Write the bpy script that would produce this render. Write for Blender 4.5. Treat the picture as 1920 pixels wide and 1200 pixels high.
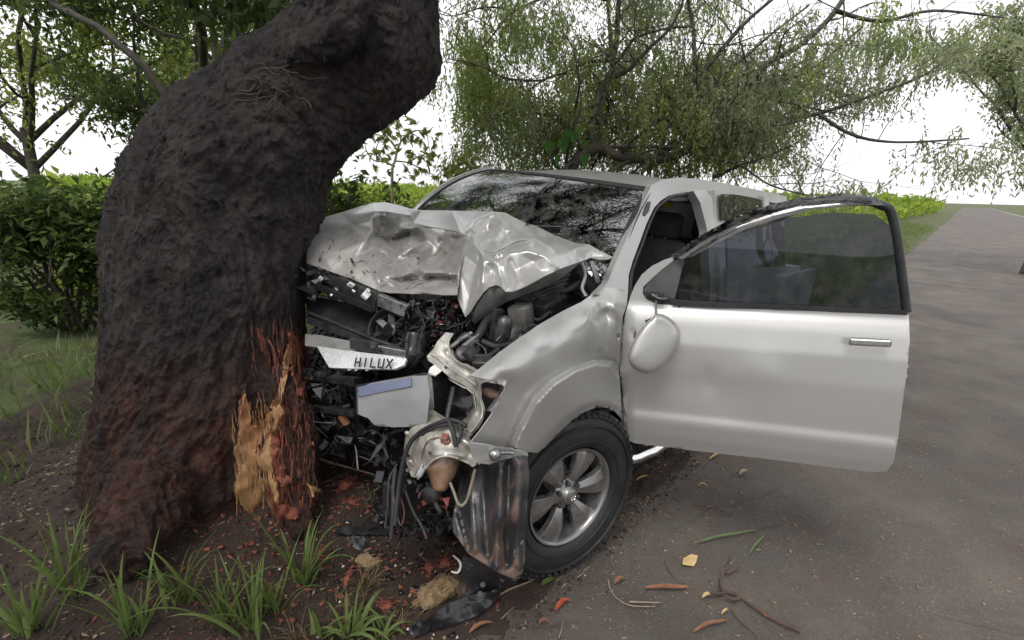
import bpy, bmesh, math, random
import numpy as np, time
_T0 = time.time()
def tick(s): print('TICK', s, round(time.time() - _T0, 1))
from mathutils import Vector, Matrix
from mathutils.bvhtree import BVHTree
from mathutils.geometry import delaunay_2d_cdt

for o in list(bpy.data.objects):
    bpy.data.objects.remove(o)
S = bpy.context.scene
COL = S.collection
random.seed(7)
RNG = np.random.RandomState(11)
R = math.radians

# ------------------------------------------------------------------ camera
F, PT, CH, RL = 981.888, 0.2405, 1.5724, 0.0245
cam_d = bpy.data.cameras.new('camera')
cam_d.sensor_width = 36.0
cam_d.lens = F / 1920 * 36.0
cam_d.clip_start = 0.05
cam_d.clip_end = 2000
cam = bpy.data.objects.new('camera', cam_d)
COL.objects.link(cam)
_r = Vector((1, 0, 0)); _u = Vector((0, math.sin(PT), math.cos(PT))); _f = Vector((0, math.cos(PT), -math.sin(PT)))
_c, _s = math.cos(RL), math.sin(RL)
_R = _c * _r + _s * _u
_U = -_s * _r + _c * _u
cam.matrix_world = Matrix(((_R.x, _U.x, -_f.x, 0), (_R.y, _U.y, -_f.y, 0), (_R.z, _U.z, -_f.z, CH), (0, 0, 0, 1)))
S.camera = cam
CAM = np.array([0, 0, CH])

# ------------------------------------------------------------------ sky, sun, exposure
SUN_EL, SUN_AZ = R(58), R(205)       # azimuth clockwise from +Y
w = bpy.data.worlds.new('World'); S.world = w; w.use_nodes = True
nt = w.node_tree; nt.nodes.clear()
out = nt.nodes.new('ShaderNodeOutputWorld'); bg = nt.nodes.new('ShaderNodeBackground')
sky = nt.nodes.new('ShaderNodeTexSky'); sky.sky_type = 'NISHITA'; sky.sun_disc = False
sky.sun_elevation = SUN_EL; sky.sun_rotation = SUN_AZ
sky.air_density = 1.0; sky.dust_density = 4.0; sky.ozone_density = 1.0
hs = nt.nodes.new('ShaderNodeHueSaturation'); hs.inputs['Saturation'].default_value = 0.12
mx = nt.nodes.new('ShaderNodeMix'); mx.data_type = 'RGBA'; mx.inputs[0].default_value = 0.55
mx.inputs['B'].default_value = (9.6, 9.55, 9.9, 1)      # even cloud deck
nt.links.new(sky.outputs[0], hs.inputs['Color']); nt.links.new(hs.outputs[0], mx.inputs['A'])
nt.links.new(mx.outputs['Result'], bg.inputs['Color']); bg.inputs['Strength'].default_value = 0.12
nt.links.new(bg.outputs[0], out.inputs[0])
sd = bpy.data.lights.new('sun', 'SUN'); sd.energy = 1.3; sd.angle = R(25); sd.color = (1, 0.97, 0.92)
sun = bpy.data.objects.new('sun', sd); COL.objects.link(sun)
_d = Vector((math.sin(SUN_AZ) * math.cos(SUN_EL), math.cos(SUN_AZ) * math.cos(SUN_EL), math.sin(SUN_EL)))
sun.rotation_euler = _d.to_track_quat('Z', 'Y').to_euler()
S.view_settings.view_transform = 'Standard'; S.view_settings.look = 'None'
S.view_settings.exposure = 0.70; S.view_settings.gamma = 1.0
S.view_settings.use_curve_mapping = False
S.render.engine = 'CYCLES'
S.render.resolution_x = 1024; S.render.resolution_y = 640
S.cycles.max_bounces = 8; S.cycles.transparent_max_bounces = 16

# ------------------------------------------------------------------ pose of the wrecked vehicle and pixel helpers
YAW, PITCH, ROLL = -2.2488, -0.0721, -0.0640
CT = np.array([-0.4821, 2.4808, 0.0581])
def _rot(y, p, r):
    c, s = math.cos, math.sin
    Rz = np.array([[c(y), -s(y), 0], [s(y), c(y), 0], [0, 0, 1]])
    Ry = np.array([[c(p), 0, s(p)], [0, 1, 0], [-s(p), 0, c(p)]])
    Rx = np.array([[1, 0, 0], [0, c(r), -s(r)], [0, s(r), c(r)]])
    return Rz @ Ry @ Rx
CM = _rot(YAW, PITCH, ROLL)
GZ = -0.072
def rays(uv):
    uv = np.atleast_2d(np.array(uv, float))
    a = (uv - [960, 600]); c, s = math.cos(-RL), math.sin(-RL)
    x = (c * a[:, 0] - s * a[:, 1]) / F; y = (s * a[:, 0] + c * a[:, 1]) / F
    return np.stack([x, math.cos(PT) - y * math.sin(PT), -math.sin(PT) - y * math.cos(PT)], 1)
def wpt(u, v, d): return CAM + d * rays((u, v))[0]
def w2c(P): return (np.atleast_2d(P) - CT) @ CM            # world -> vehicle
def c2w(P): return np.atleast_2d(P) @ CM.T + CT
O_C = CM.T @ (CAM - CT)
# open front door plane (vehicle coordinates)
_dd = -rays((-2300, 380))[0]; _dd /= np.linalg.norm(_dd)
DDIR = CM.T @ _dd; DDIR[2] = 0; DDIR /= np.linalg.norm(DDIR)
DN = np.cross(DDIR, [0, 0, 1.0])
DH = np.array([-0.37, 0.865, 0.9])
if DN @ (O_C - DH) < 0: DN = -DN
def depth(u, v, sp):
    if not isinstance(sp, tuple): return float(sp)
    k, val = sp; d = CM.T @ rays((u, v))[0]
    if k == 'D':
        return float(DN @ (DH + DN * val - O_C) / (DN @ d))
    if k == 'GZ':
        r = rays((u, v))[0]; return (val - CH) / r[2]
    i = 'XYZ'.index(k); return float((val - O_C[i]) / d[i])
def cpt(u, v, sp):                                           # pixel + constraint -> vehicle point
    return w2c(wpt(u, v, depth(u, v, sp)))[0]

# ------------------------------------------------------------------ noise
def _hash(ix, iy, iz):
    h = (ix * 374761393 + iy * 668265263 + iz * 1274126177) & 0xffffffff
    h = ((h ^ (h >> 13)) * 1103515245) & 0xffffffff
    return ((h ^ (h >> 16)) & 0xffff) / 65535.0
def vnoise(P):
    P = np.asarray(P, float); i = np.floor(P).astype(np.int64); f = P - i; f = f * f * (3 - 2 * f); r = 0
    for dx in (0, 1):
        for dy in (0, 1):
            for dz in (0, 1):
                wt = (f[:, 0] if dx else 1 - f[:, 0]) * (f[:, 1] if dy else 1 - f[:, 1]) * (f[:, 2] if dz else 1 - f[:, 2])
                r = r + wt * _hash(i[:, 0] + dx, i[:, 1] + dy, i[:, 2] + dz)
    return r * 2 - 1
def fbm(P, o=4):
    P = np.asarray(P, float); r = 0; a = 1
    for k in range(o):
        r = r + a * vnoise(P + 17.3 * k); P = P * 2.03; a *= .5
    return r

# ------------------------------------------------------------------ materials
MATS = {}
class N:
    def __init__(s, name):
        s.m = bpy.data.materials.new(name); s.m.use_nodes = True; s.t = s.m.node_tree
        s.b = s.t.nodes['Principled BSDF']; s.tc = s.t.nodes.new('ShaderNodeTexCoord'); MATS[name] = s.m
    def n(s, ty, **kw):
        x = s.t.nodes.new(ty)
        for k, v in kw.items():
            if k.startswith('_'): setattr(x, k[1:], v)
            else: x.inputs[k.replace('__', ' ')].default_value = v
        return x
    def l(s, a, b): s.t.links.new(a, b)
    def noise(s, scale, detail=4, rough=.55, stretch=None, dist=0):
        x = s.n('ShaderNodeTexNoise', Scale=scale, Detail=detail, Roughness=rough, Distortion=dist)
        if stretch:
            mp = s.n('ShaderNodeMapping', Scale=stretch); s.l(s.tc.outputs['Object'], mp.inputs[0]); s.l(mp.outputs[0], x.inputs[0])
        else: s.l(s.tc.outputs['Object'], x.inputs[0])
        return x.outputs[0]
    def ramp(s, src, stops):
        r = s.n('ShaderNodeValToRGB'); e = r.color_ramp.elements
        while len(e) < len(stops): e.new(.5)
        for q, (p, c) in zip(e, stops):
            q.position = p; q.color = tuple(c) + (1,) if not np.isscalar(c) else (c, c, c, 1)
        s.l(src, r.inputs[0]); return r.outputs[0]
    def mix(s, fac, a, b):
        m = s.n('ShaderNodeMix', _data_type='RGBA')
        if hasattr(fac, 'default_value'): s.l(fac, m.inputs[0])
        else: m.inputs[0].default_value = fac
        for q, k in ((a, 'A'), (b, 'B')):
            if hasattr(q, 'default_value'): s.l(q, m.inputs[k])
            else: m.inputs[k].default_value = tuple(q) + (1,)
        return m.outputs['Result']
    def bump(s, src, strength=.3, dist=.01, prev=None):
        b = s.n('ShaderNodeBump', Strength=strength, Distance=dist); s.l(src, b.inputs['Height'])
        if prev is not None: s.l(prev, b.inputs['Normal'])
        s.l(b.outputs[0], s.b.inputs['Normal']); return b.outputs[0]
    def set(s, **kw):
        for k, v in kw.items():
            k = k.replace('__', ' ')
            if hasattr(v, 'default_value'): s.l(v, s.b.inputs[k])
            else: s.b.inputs[k].default_value = (tuple(v) + (1,)) if isinstance(v, tuple) and len(v) == 3 else v
        return s

def simple(name, col, rough=.5, metal=0, var=.35, scale=8, bump=.15, bs=40, dirt=None, dirt_amt=.5, spec=None, coat=0):
    n = N(name)
    a = n.noise(scale, 5, .6)
    c = n.mix(n.ramp(a, [(.3, 0), (.7, 1)]), tuple(x * (1 - var) for x in col), tuple(min(1, x * (1 + var)) for x in col))
    if dirt:
        d = n.ramp(n.noise(scale * 1.7, 6, .7, dist=.6), [(dirt_amt, 0), (min(.98, dirt_amt + .12), 1)])
        c = n.mix(d, c, dirt)
    rr = n.ramp(n.noise(scale * 3, 3), [(.3, max(.02, rough - .12)), (.7, min(1, rough + .12))])
    n.set(Base__Color=c, Roughness=rr, Metallic=metal)
    if spec is not None: n.set(Specular__IOR__Level=spec)
    if coat: n.set(Coat__Weight=coat, Coat__Roughness=.08)
    if bump: n.bump(n.noise(bs, 4, .6), bump, .004)
    return n.m

def paint(name, col=(.44, .435, .42), scratches=False):
    n = N(name)
    fl = n.noise(900, 2, .5)
    c = n.mix(n.ramp(fl, [(.35, 0), (.65, 1)]), tuple(x * .88 for x in col), tuple(x * 1.12 for x in col))
    dust = n.ramp(n.noise(5, 7, .68, dist=.5), [(.45, 0), (.8, 1)])
    c = n.mix(n.ramp(dust, [(0, 0), (1, .08)]), c, (.30, .28, .25))
    spk = n.ramp(n.noise(85, 3, .7), [(.70, 0), (.74, 1)])
    c = n.mix(spk, c, (.10, .09, .08)) if scratches else n.mix(n.ramp(spk, [(0, 0), (1, .12)]), c, (.1, .09, .08))
    if scratches:
        g2 = n.ramp(n.noise(4.5, 5, .6, dist=.8), [(.52, 0), (.64, .38)]); c = n.mix(g2, c, (.17, .16, .145))
        g = n.ramp(n.noise(9, 9, .8, dist=1.5), [(.56, 0), (.62, 1)])
        c = n.mix(g, c, (.10, .09, .08))
    ro = n.ramp(dust, [(0, .33), (1, .38)])
    n.set(Base__Color=c, Metallic=.5, Roughness=ro if not scratches else .42, Coat__Weight=.35 if not scratches else .15, Coat__Roughness=.09)
    p = n.bump(n.noise(3.5, 3, .5), .03 if not scratches else .12, .02)
    n.bump(n.noise(60, 4, .6), .02 if not scratches else .12, .002, p)
    return n.m

def glassy(name, tint, ior=1.6, dirt=.12, refl=(1, 1, 1)):
    n = N(name); t = n.t; t.nodes.remove(n.b)
    o = t.nodes['Material Output']
    tr = n.n('ShaderNodeBsdfTransparent', Color=tuple(tint) + (1,)); gl = n.n('ShaderNodeBsdfGlossy', Roughness=.015, Color=tuple(refl) + (1,))
    fr = n.n('ShaderNodeFresnel', IOR=ior); m = n.n('ShaderNodeMixShader'); n.l(fr.outputs[0], m.inputs[0]); n.l(tr.outputs[0], m.inputs[1]); n.l(gl.outputs[0], m.inputs[2])
    df = n.n('ShaderNodeBsdfDiffuse', Color=(.35, .34, .31, 1)); m2 = n.n('ShaderNodeMixShader')
    d = n.ramp(n.noise(14, 7, .75), [(.45, 0), (.75, dirt)])
    n.l(d, m2.inputs[0]); n.l(m.outputs[0], m2.inputs[1]); n.l(df.outputs[0], m2.inputs[2]); n.l(m2.outputs[0], o.inputs[0])
    return n.m

def leafmat(name, c1, c2, c3=None, trans=.45, scale=3.):
    n = N(name); o = n.t.nodes['Material Output']
    g = n.n('ShaderNodeNewGeometry'); rnd = g.outputs['Random Per Island']
    stops = [(0, c1), (.6, c2)] + ([(1, c3)] if c3 else [])
    c = n.ramp(rnd, stops)
    c = n.mix(n.ramp(n.noise(scale, 3), [(.4, 0), (.7, .35)]), c, tuple(x * .55 for x in c1))
    n.set(Base__Color=c, Roughness=.5, Specular__IOR__Level=.35)
    tl = n.n('ShaderNodeBsdfTranslucent'); n.l(c, tl.inputs[0]); m = n.n('ShaderNodeMixShader'); m.inputs[0].default_value = trans
    n.l(n.b.outputs[0], m.inputs[1]); n.l(tl.outputs[0], m.inputs[2]); n.l(m.outputs[0], o.inputs[0])
    return n.m

silver = paint('silver paint')
silver_worn = paint('silver paint scraped', (.40, .39, .37), True)
cream = simple('primer cream', (.44, .42, .375), .38, .45, .3, 16, .45, 22, (.13, .085, .05), .57, coat=.2)
under_silver = simple('underside silver', (.36, .36, .35), .4, .5, .25, 6, .2, 20, (.12, .10, .08), .60)
bare_steel = simple('bare steel', (.36, .36, .37), .34, .9, .4, 14, .4, 30, (.06, .05, .045), .55)
chrome = simple('dirty chrome', (.72, .72, .73), .16, 1.0, .1, 20, .15, 30, (.14, .12, .10), .66)
plate_paint = simple('chrome plate face', (.66, .66, .66), .30, .35, .08, 20, .1, 30, (.13, .12, .11), .66)
blk = simple('black plastic', (.018, .018, .020), .38, 0, .5, 8, .3, 25, (.07, .06, .05), .64)
blk_gloss = simple('black gloss plastic', (.014, .014, .016), .16, 0, .4, 8, .25, 14, (.06, .05, .045), .66)
rubber = simple('black rubber', (.016, .016, .017), .62, 0, .4, 10, .2, 50)
gunk = simple('grimy engine metal', (.060, .058, .060), .42, .5, .6, 16, .6, 30, (.13, .10, .08), .58)
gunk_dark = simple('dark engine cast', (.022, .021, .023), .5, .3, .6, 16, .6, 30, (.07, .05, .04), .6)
alloy = simple('engine alloy', (.26, .26, .26), .35, .85, .5, 15, .5, 30, (.06, .05, .04), .5)
redbit = simple('red plastic shards', (.17, .035, .028), .4, 0, .4, 10, .1)
interior = simple('interior grey cloth', (.055, .056, .060), .85, 0, .25, 20, .2, 90)
interior_lt = simple('interior pale trim', (.17, .165, .155), .7, 0, .2, 12, .1, 60)
yellow = simple('yellow card', (.62, .55, .03), .6, 0, .1)
rimm = simple('wheel alloy paint', (.26, .256, .248), .34, .75, .18, 12, .08, 30, (.10, .085, .07), .62, coat=.3)
rim_dark = simple('wheel barrel', (.022, .021, .020), .5, .5, .4, 12, .2)
copper_wire = simple('red brown wire', (.12, .05, .035), .5, 0, .3)
orange_lens = simple('stained amber plastic', (.20, .12, .075), .3, 0, .45, 14, .2, 20, (.16, .05, .02), .56, coat=.4)
white_pl = simple('white plastic', (.72, .71, .68), .4, 0, .08, 10, .1)
blue_pl = simple('blue plate band', (.15, .175, .26), .4, 0, .1)
glass_ws = glassy('windscreen glass', (.22, .26, .27), 2.7, .28)
glass_tint = glassy('tinted glass', (.34, .37, .43), 1.5, .12)
smoke = glassy('smoked visor', (.12, .11, .115), 1.9, .3, (.9, .88, .9))
lamp_glass = glassy('lamp glass', (.75, .75, .75), 1.5, .1)

# ------------------------------------------------------------------ mesh builder
def tag(o, label=None, cat=None, group=None, kind=None):
    if label: o['label'] = label
    if cat: o['category'] = cat
    if group: o['group'] = group
    if kind: o['kind'] = kind
    return o
def link(name, me, m=None, parent=None, smooth=True):
    if m is not None: me.materials.append(m)
    o = bpy.data.objects.new(name, me); COL.objects.link(o)
    if parent is not None: o.parent = parent
    if smooth: me.polygons.foreach_set('use_smooth', [True] * len(me.polygons))
    return o
def frame(d):
    d = np.asarray(d, float); d = d / (np.linalg.norm(d) + 1e-12)
    a = np.array([0, 0, 1.0]) if abs(d[2]) < .9 else np.array([1.0, 0, 0])
    x = np.cross(a, d); x /= np.linalg.norm(x); return x, np.cross(d, x), d
def smooth_path(P, k=4):
    P = np.asarray(P, float)
    if len(P) < 3: return P
    out = []
    for i in range(len(P) - 1):
        p0 = P[max(i - 1, 0)]; p1 = P[i]; p2 = P[i + 1]; p3 = P[min(i + 2, len(P) - 1)]
        for j in range(k):
            t = j / k
            out.append(.5 * ((2 * p1) + (-p0 + p2) * t + (2 * p0 - 5 * p1 + 4 * p2 - p3) * t * t + (-p0 + 3 * p1 - 3 * p2 + p3) * t ** 3))
    out.append(P[-1]); return np.array(out)
class MB:
    def __init__(s): s.v = []; s.f = []
    def add(s, V, Fc):
        n = len(s.v); s.v.extend([tuple(map(float, p)) for p in V]); s.f.extend([tuple(i + n for i in q) for q in Fc]); return s
    def tube(s, P, r, seg=8, smooth=0, cap=True, flat=1.0, wob=0.0):
        P = np.asarray(P, float)
        r = np.full(len(P), r, float) if np.isscalar(r) else np.asarray(r, float)
        if smooth:
            Q = smooth_path(np.column_stack([P, r]), smooth); P, r = Q[:, :3], Q[:, 3]
        n = len(P); V = []; x = None
        for i in range(n):
            d = P[min(i + 1, n - 1)] - P[max(i - 1, 0)]; d = d / (np.linalg.norm(d) + 1e-9)
            if x is None: x, y, d = frame(d)
            else:
                x = x - d * (x @ d); x /= np.linalg.norm(x) + 1e-9; y = np.cross(d, x)
            for k in range(seg):
                a = 2 * math.pi * k / seg; rr = r[i] * (1 + wob * (random.random() - .5))
                V.append(P[i] + rr * (math.cos(a) * x + flat * math.sin(a) * y))
        Fc = [(i * seg + k, i * seg + (k + 1) % seg, (i + 1) * seg + (k + 1) % seg, (i + 1) * seg + k) for i in range(n - 1) for k in range(seg)]
        if cap: Fc += [tuple(range(seg))[::-1], tuple((n - 1) * seg + k for k in range(seg))]
        return s.add(V, Fc)
    def box(s, c, size, rot=None, axes=None):
        c = np.asarray(c, float); h = np.asarray(size, float) / 2
        if axes is None: axes = np.eye(3) if rot is None else _rot(*rot).T
        V = [c + sx * h[0] * axes[0] + sy * h[1] * axes[1] + sz * h[2] * axes[2] for sx in (-1, 1) for sy in (-1, 1) for sz in (-1, 1)]
        return s.add(V, [(0, 1, 3, 2), (4, 6, 7, 5), (0, 4, 5, 1), (2, 3, 7, 6), (0, 2, 6, 4), (1, 5, 7, 3)])
    def bar(s, a, b, w, h, up=(0, 0, 1)):
        a = np.asarray(a, float); b = np.asarray(b, float); d = b - a; L = np.linalg.norm(d); d = d / L
        y = np.cross(up, d); y /= np.linalg.norm(y); z = np.cross(d, y)
        return s.box((a + b) / 2, (L, w, h), axes=np.array([d, y, z]))
    def lathe(s, prof, origin, axis, seg=48, close=False):
        x, y, d = frame(axis); o = np.asarray(origin, float); n = len(prof)
        V = [o + d * z + r * (math.cos(2 * math.pi * k / seg) * x + math.sin(2 * math.pi * k / seg) * y) for (z, r) in prof for k in range(seg)]
        rng = range(n if close else n - 1)
        Fc = [(i * seg + k, i * seg + (k + 1) % seg, ((i + 1) % n) * seg + (k + 1) % seg, ((i + 1) % n) * seg + k) for i in rng for k in range(seg)]
        return s.add(V, Fc)
    def build(s, name, m, parent=None, smooth=False, bevel=0, kind=None, label=None, recalc=True):
        me = bpy.data.meshes.new(name); me.from_pydata(s.v, [], s.f)
        if recalc:
            bm = bmesh.new(); bm.from_mesh(me); bmesh.ops.recalc_face_normals(bm, faces=bm.faces); bm.to_mesh(me); bm.free()
        o = link(name, me, m, parent, smooth)
        if bevel:
            b = o.modifiers.new('bevel', 'BEVEL'); b.width = bevel; b.segments = 2; b.limit_method = 'ANGLE'; b.angle_limit = R(40)
        if kind: o['kind'] = kind
        if label: o['label'] = label
        return o

def raw_mesh(name, V, Fa, m, parent=None, smooth=False):
    """numpy verts (n,3) and equal-sized faces (k,q)"""
    me = bpy.data.meshes.new(name); V = np.asarray(V, np.float32); Fa = np.asarray(Fa, np.int32); q = Fa.shape[1]
    me.vertices.add(len(V)); me.vertices.foreach_set('co', V.ravel())
    me.loops.add(Fa.size); me.loops.foreach_set('vertex_index', Fa.ravel())
    me.polygons.add(len(Fa)); me.polygons.foreach_set('loop_start', np.arange(0, Fa.size, q, dtype=np.int32))
    me.update(calc_edges=True); me.validate()
    return link(name, me, m, parent, smooth)

def leaf_arrays(C, D, Nn, L, Wd, droop=0.0):
    """one leaf each: base, two sides, tip (2 triangles, slightly folded)"""
    C = np.asarray(C); n = len(C); D = D / (np.linalg.norm(D, axis=1, keepdims=True) + 1e-9)
    Sd = np.cross(D, Nn); Sd /= np.linalg.norm(Sd, axis=1, keepdims=True) + 1e-9
    Up = np.cross(Sd, D); L = np.broadcast_to(L, (n,))[:, None]; Wd = np.broadcast_to(Wd, (n,))[:, None]
    mid = C + D * L * .45
    V = np.stack([C, mid + Sd * Wd * .5 + Up * Wd * .15, C + D * L - Up * L * droop, mid - Sd * Wd * .5 + Up * Wd * .15], 1).reshape(-1, 3)
    b = np.arange(n)[:, None] * 4
    return V, np.concatenate([b, b + 1, b + 2, b + 3], 1)

# ------------------------------------------------------------------ pixel-traced sheets (fender, hood, brackets ...)
def densify(pts, step, closed=True):
    out = []; n = len(pts)
    for i in range(n if closed else n - 1):
        a = np.array(pts[i][:2], float); b = np.array(pts[(i + 1) % n][:2], float); L = np.linalg.norm(b - a); k = max(1, int(L / step))
        for j in range(k): out.append(a + (b - a) * j / k)
    if not closed: out.append(np.array(pts[-1][:2], float))
    return np.array(out)
def inside(poly, P):
    x, y = P[:, 0], P[:, 1]; r = np.zeros(len(P), bool); n = len(poly); j = n - 1
    for i in range(n):
        xi, yi = poly[i]; xj, yj = poly[j]
        c = ((yi > y) != (yj > y)) & (x < (xj - xi) * (y - yi) / (yj - yi + 1e-12) + xi); r ^= c; j = i
    return r
def facet(ctrl, blur=1.3):
    base = rbf(ctrl, 'sharp'); us = [c[0] for c in ctrl]; vs = [c[1] for c in ctrl]
    ext = [(min(us) - 60, min(vs) - 60), (max(us) + 60, min(vs) - 60), (min(us) - 60, max(vs) + 60), (max(us) + 60, max(vs) + 60)]
    P = [(c[0], c[1]) for c in ctrl]; dv = [depth(*c) for c in ctrl] + list(base(ext)); P += ext
    vo, eo, fo, ov, oe, of = delaunay_2d_cdt([Vector(p) for p in P], [], [], 0, 1e-3)
    dd = np.array([dv[o_[0]] if o_ else 0 for o_ in ov]); Q0 = np.array([(p.x, p.y) for p in vo]); tri = np.array([t for t in fo if len(t) == 3])
    A, B, Cc = Q0[tri[:, 0]], Q0[tri[:, 1]], Q0[tri[:, 2]]; den = (B[:, 1] - Cc[:, 1]) * (A[:, 0] - Cc[:, 0]) + (Cc[:, 0] - B[:, 0]) * (A[:, 1] - Cc[:, 1])
    def ev(Q):
        out = np.empty(len(Q))
        for i in range(0, len(Q), 2000):
            q = Q[i:i + 2000]; dx = q[:, None, 0] - Cc[None, :, 0]; dy = q[:, None, 1] - Cc[None, :, 1]
            a = ((B[:, 1] - Cc[:, 1]) * dx + (Cc[:, 0] - B[:, 0]) * dy) / den; b = ((Cc[:, 1] - A[:, 1]) * dx + (A[:, 0] - Cc[:, 0]) * dy) / den; c = 1 - a - b
            k = np.argmax(np.minimum(np.minimum(a, b), c), axis=1); ii = np.arange(len(q)); out[i:i + 2000] = a[ii, k] * dd[tri[k, 0]] + b[ii, k] * dd[tri[k, 1]] + c[ii, k] * dd[tri[k, 2]]
        return out
    def f(Q):
        Q = np.asarray(Q, float); return sum(ev(Q + np.array(o_) * blur) for o_ in ((0, 0), (1, 0), (-1, 0), (0, 1), (0, -1), (.7, .7), (-.7, .7), (.7, -.7), (-.7, -.7))) / 9
    return f
def plane_off(n_, p_, Q, off):
    """depth of a vehicle-space plane (normal n_, through p_) shifted outward by off, for pixel array Q"""
    d = rays(Q) @ CM; return (n_ @ (np.asarray(p_) - O_C) + off) / (d @ n_)
def seg_dist(Q, pl):
    Q = np.asarray(Q, float); best = np.full(len(Q), 1e9)
    for a, b in zip(pl[:-1], pl[1:]):
        a = np.array(a[:2], float); b = np.array(b[:2], float); t = np.clip(((Q - a) @ (b - a)) / ((b - a) @ (b - a)), 0, 1); best = np.minimum(best, np.linalg.norm(Q - a - t[:, None] * (b - a), axis=1))
    return best
def rbf(ctrl, kernel):
    P = np.array([(c[0], c[1]) for c in ctrl], float) / 100; d = np.array([depth(*c) for c in ctrl])
    n = len(P); rr = np.linalg.norm(P[:, None] - P[None], axis=2)
    ph = (lambda r: -r) if kernel == 'sharp' else (lambda r: np.where(r > 0, r * r * np.log(r + 1e-12), 0))
    A = np.zeros((n + 3, n + 3)); A[:n, :n] = ph(rr) + np.eye(n) * (1e-6 if kernel == 'sharp' else 1e-4); A[:n, n] = 1; A[:n, n + 1:] = P; A[n, :n] = 1; A[n + 1:, :n] = P.T
    wv = np.linalg.solve(A, np.concatenate([d, [0, 0, 0]]))
    def f(Q):
        Q = np.asarray(Q, float) / 100; r = np.linalg.norm(Q[:, None] - P[None], axis=2)
        return ph(r) @ wv[:n] + wv[n] + Q @ wv[n + 1:]
    return f
def sheet(name, outline, ctrl, m, parent=None, step=8, kernel='smooth', thick=.002, wrinkle=0, holes=(), lines=(), space='car', wscale=10, label=None, bevel=False, jag=0, cdepth=None, subsurf=0):
    fn_ = ctrl if callable(ctrl) else None
    ctrl = [] if fn_ else list(ctrl)
    for ln in lines:                         # crease lines: list of (u,v,spec) -> densified control points
        for a, b in zip(ln[:-1], ln[1:]):
            L = math.hypot(b[0] - a[0], b[1] - a[1]); k = max(1, int(L / 14)); da, db = depth(*a), depth(*b)
            for j in range(k): t = j / k; ctrl.append((a[0] + (b[0] - a[0]) * t, a[1] + (b[1] - a[1]) * t, da + (db - da) * t))
        ctrl.append(ln[-1])
    seen = {}; 
    for c in ctrl: seen[(round(c[0]), round(c[1]))] = c
    ctrl = list(seen.values())
    f = fn_ or (facet(ctrl) if kernel == 'facet' else rbf(ctrl, kernel))
    ol = densify(outline, step)
    if jag:
        ol = ol + RNG.uniform(-jag, jag, ol.shape)
    loops = [ol] + [densify(h, step) for h in holes]
    x0, y0 = ol.min(0); x1, y1 = ol.max(0)
    gx, gy = np.meshgrid(np.arange(x0 + step / 2, x1, step), np.arange(y0 + step / 2, y1, step * .87)); gx[1::2] += step / 2
    G = np.stack([gx.ravel(), gy.ravel()], 1); G = G[inside(ol, G)]
    for h in loops[1:]: G = G[~inside(h, G)]
    for lp in loops:
        dd = np.min(np.linalg.norm(G[:, None] - lp[None], axis=2), axis=1) if len(G) else np.zeros(0); G = G[dd > step * .45]
    pts = [Vector(p) for p in np.vstack(loops + [G])]; edges = []; faces = []; n = 0
    for lp in loops:
        edges += [(n + i, n + (i + 1) % len(lp)) for i in range(len(lp))]; n += len(lp)
    vo, eo, fo, *_ = delaunay_2d_cdt(pts, edges, [], 0, 1e-4)
    Q = np.array([(p.x, p.y) for p in vo]); 
    fo = [t for t in fo if len(t) == 3]
    cen = np.array([Q[list(t)].mean(0) for t in fo]); keep = inside(loops[0], cen)
    for h in loops[1:]: keep &= ~inside(h, cen)
    fo = [t for t, k in zip(fo, keep) if k]
    D = f(Q)
    rr = rays(Q); Wp = CAM + D[:, None] * rr
    P = w2c(Wp) if space == 'car' else Wp
    if wrinkle:
        amp = wrinkle * fbm(P * wscale, 3); Wp = CAM + (D + amp)[:, None] * rr; P = w2c(Wp) if space == 'car' else Wp
    me = bpy.data.meshes.new(name); me.from_pydata([tuple(p) for p in P], [], fo)
    bm = bmesh.new(); bm.from_mesh(me)
    bmesh.ops.delete(bm, geom=[v for v in bm.verts if not v.link_faces], context='VERTS')
    bmesh.ops.recalc_face_normals(bm, faces=bm.faces)
    camp = Vector(O_C if space == 'car' else CAM)
    s_ = sum(fc.normal.dot(camp - fc.calc_center_median()) for fc in bm.faces)
    if s_ < 0: bmesh.ops.reverse_faces(bm, faces=bm.faces)
    bm.to_mesh(me); bm.free()
    o = link(name, me, m, parent, True)
    if thick:
        sm = o.modifiers.new('thickness', 'SOLIDIFY'); sm.thickness = thick; sm.offset = -1
    if label: o['label'] = label
    return o
# ================================================================== GROUND
RP = np.array([.02, 1.80]); RD = np.array([.645, .764]); RD /= np.linalg.norm(RD); RN = np.array([RD[1], -RD[0]])   # asphalt edge; RN points onto the road
def edge_dist(x, y): return (x - RP[0]) * RN[0] + (y - RP[1]) * RN[1]      # >0 on the road
def hgt(x, y):
    x = np.asarray(x, float); y = np.asarray(y, float)
    s = -edge_dist(x, y) + .10 * vnoise(np.stack([x * 2, y * 2, 0 * x], 1)) + .04 * vnoise(np.stack([x * 9, y * 9, 0 * x], 1))
    t = np.clip(s / .95, 0, 1); t = t * t * (3 - 2 * t)
    P = np.stack([x, y, 0 * x], 1)
    far = np.clip((np.hypot(x, y) - 6) / 10, 0, 1)
    h = GZ + .004 + t * (.15 + .035 * fbm(P * 2.2, 3) * (1 - far)) + np.clip(s / .1, 0, 1) * (.010 * fbm(P * 11, 4) + .006 * fbm(P * 40, 2)) * (1 - far) + np.clip(s / .15, 0, 1) * .012
    m = np.exp(-((x + 1.45) ** 2 + (y - 2.50) ** 2) / .55)
    return h + m * .24 - (s < 0) * .03
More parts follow.
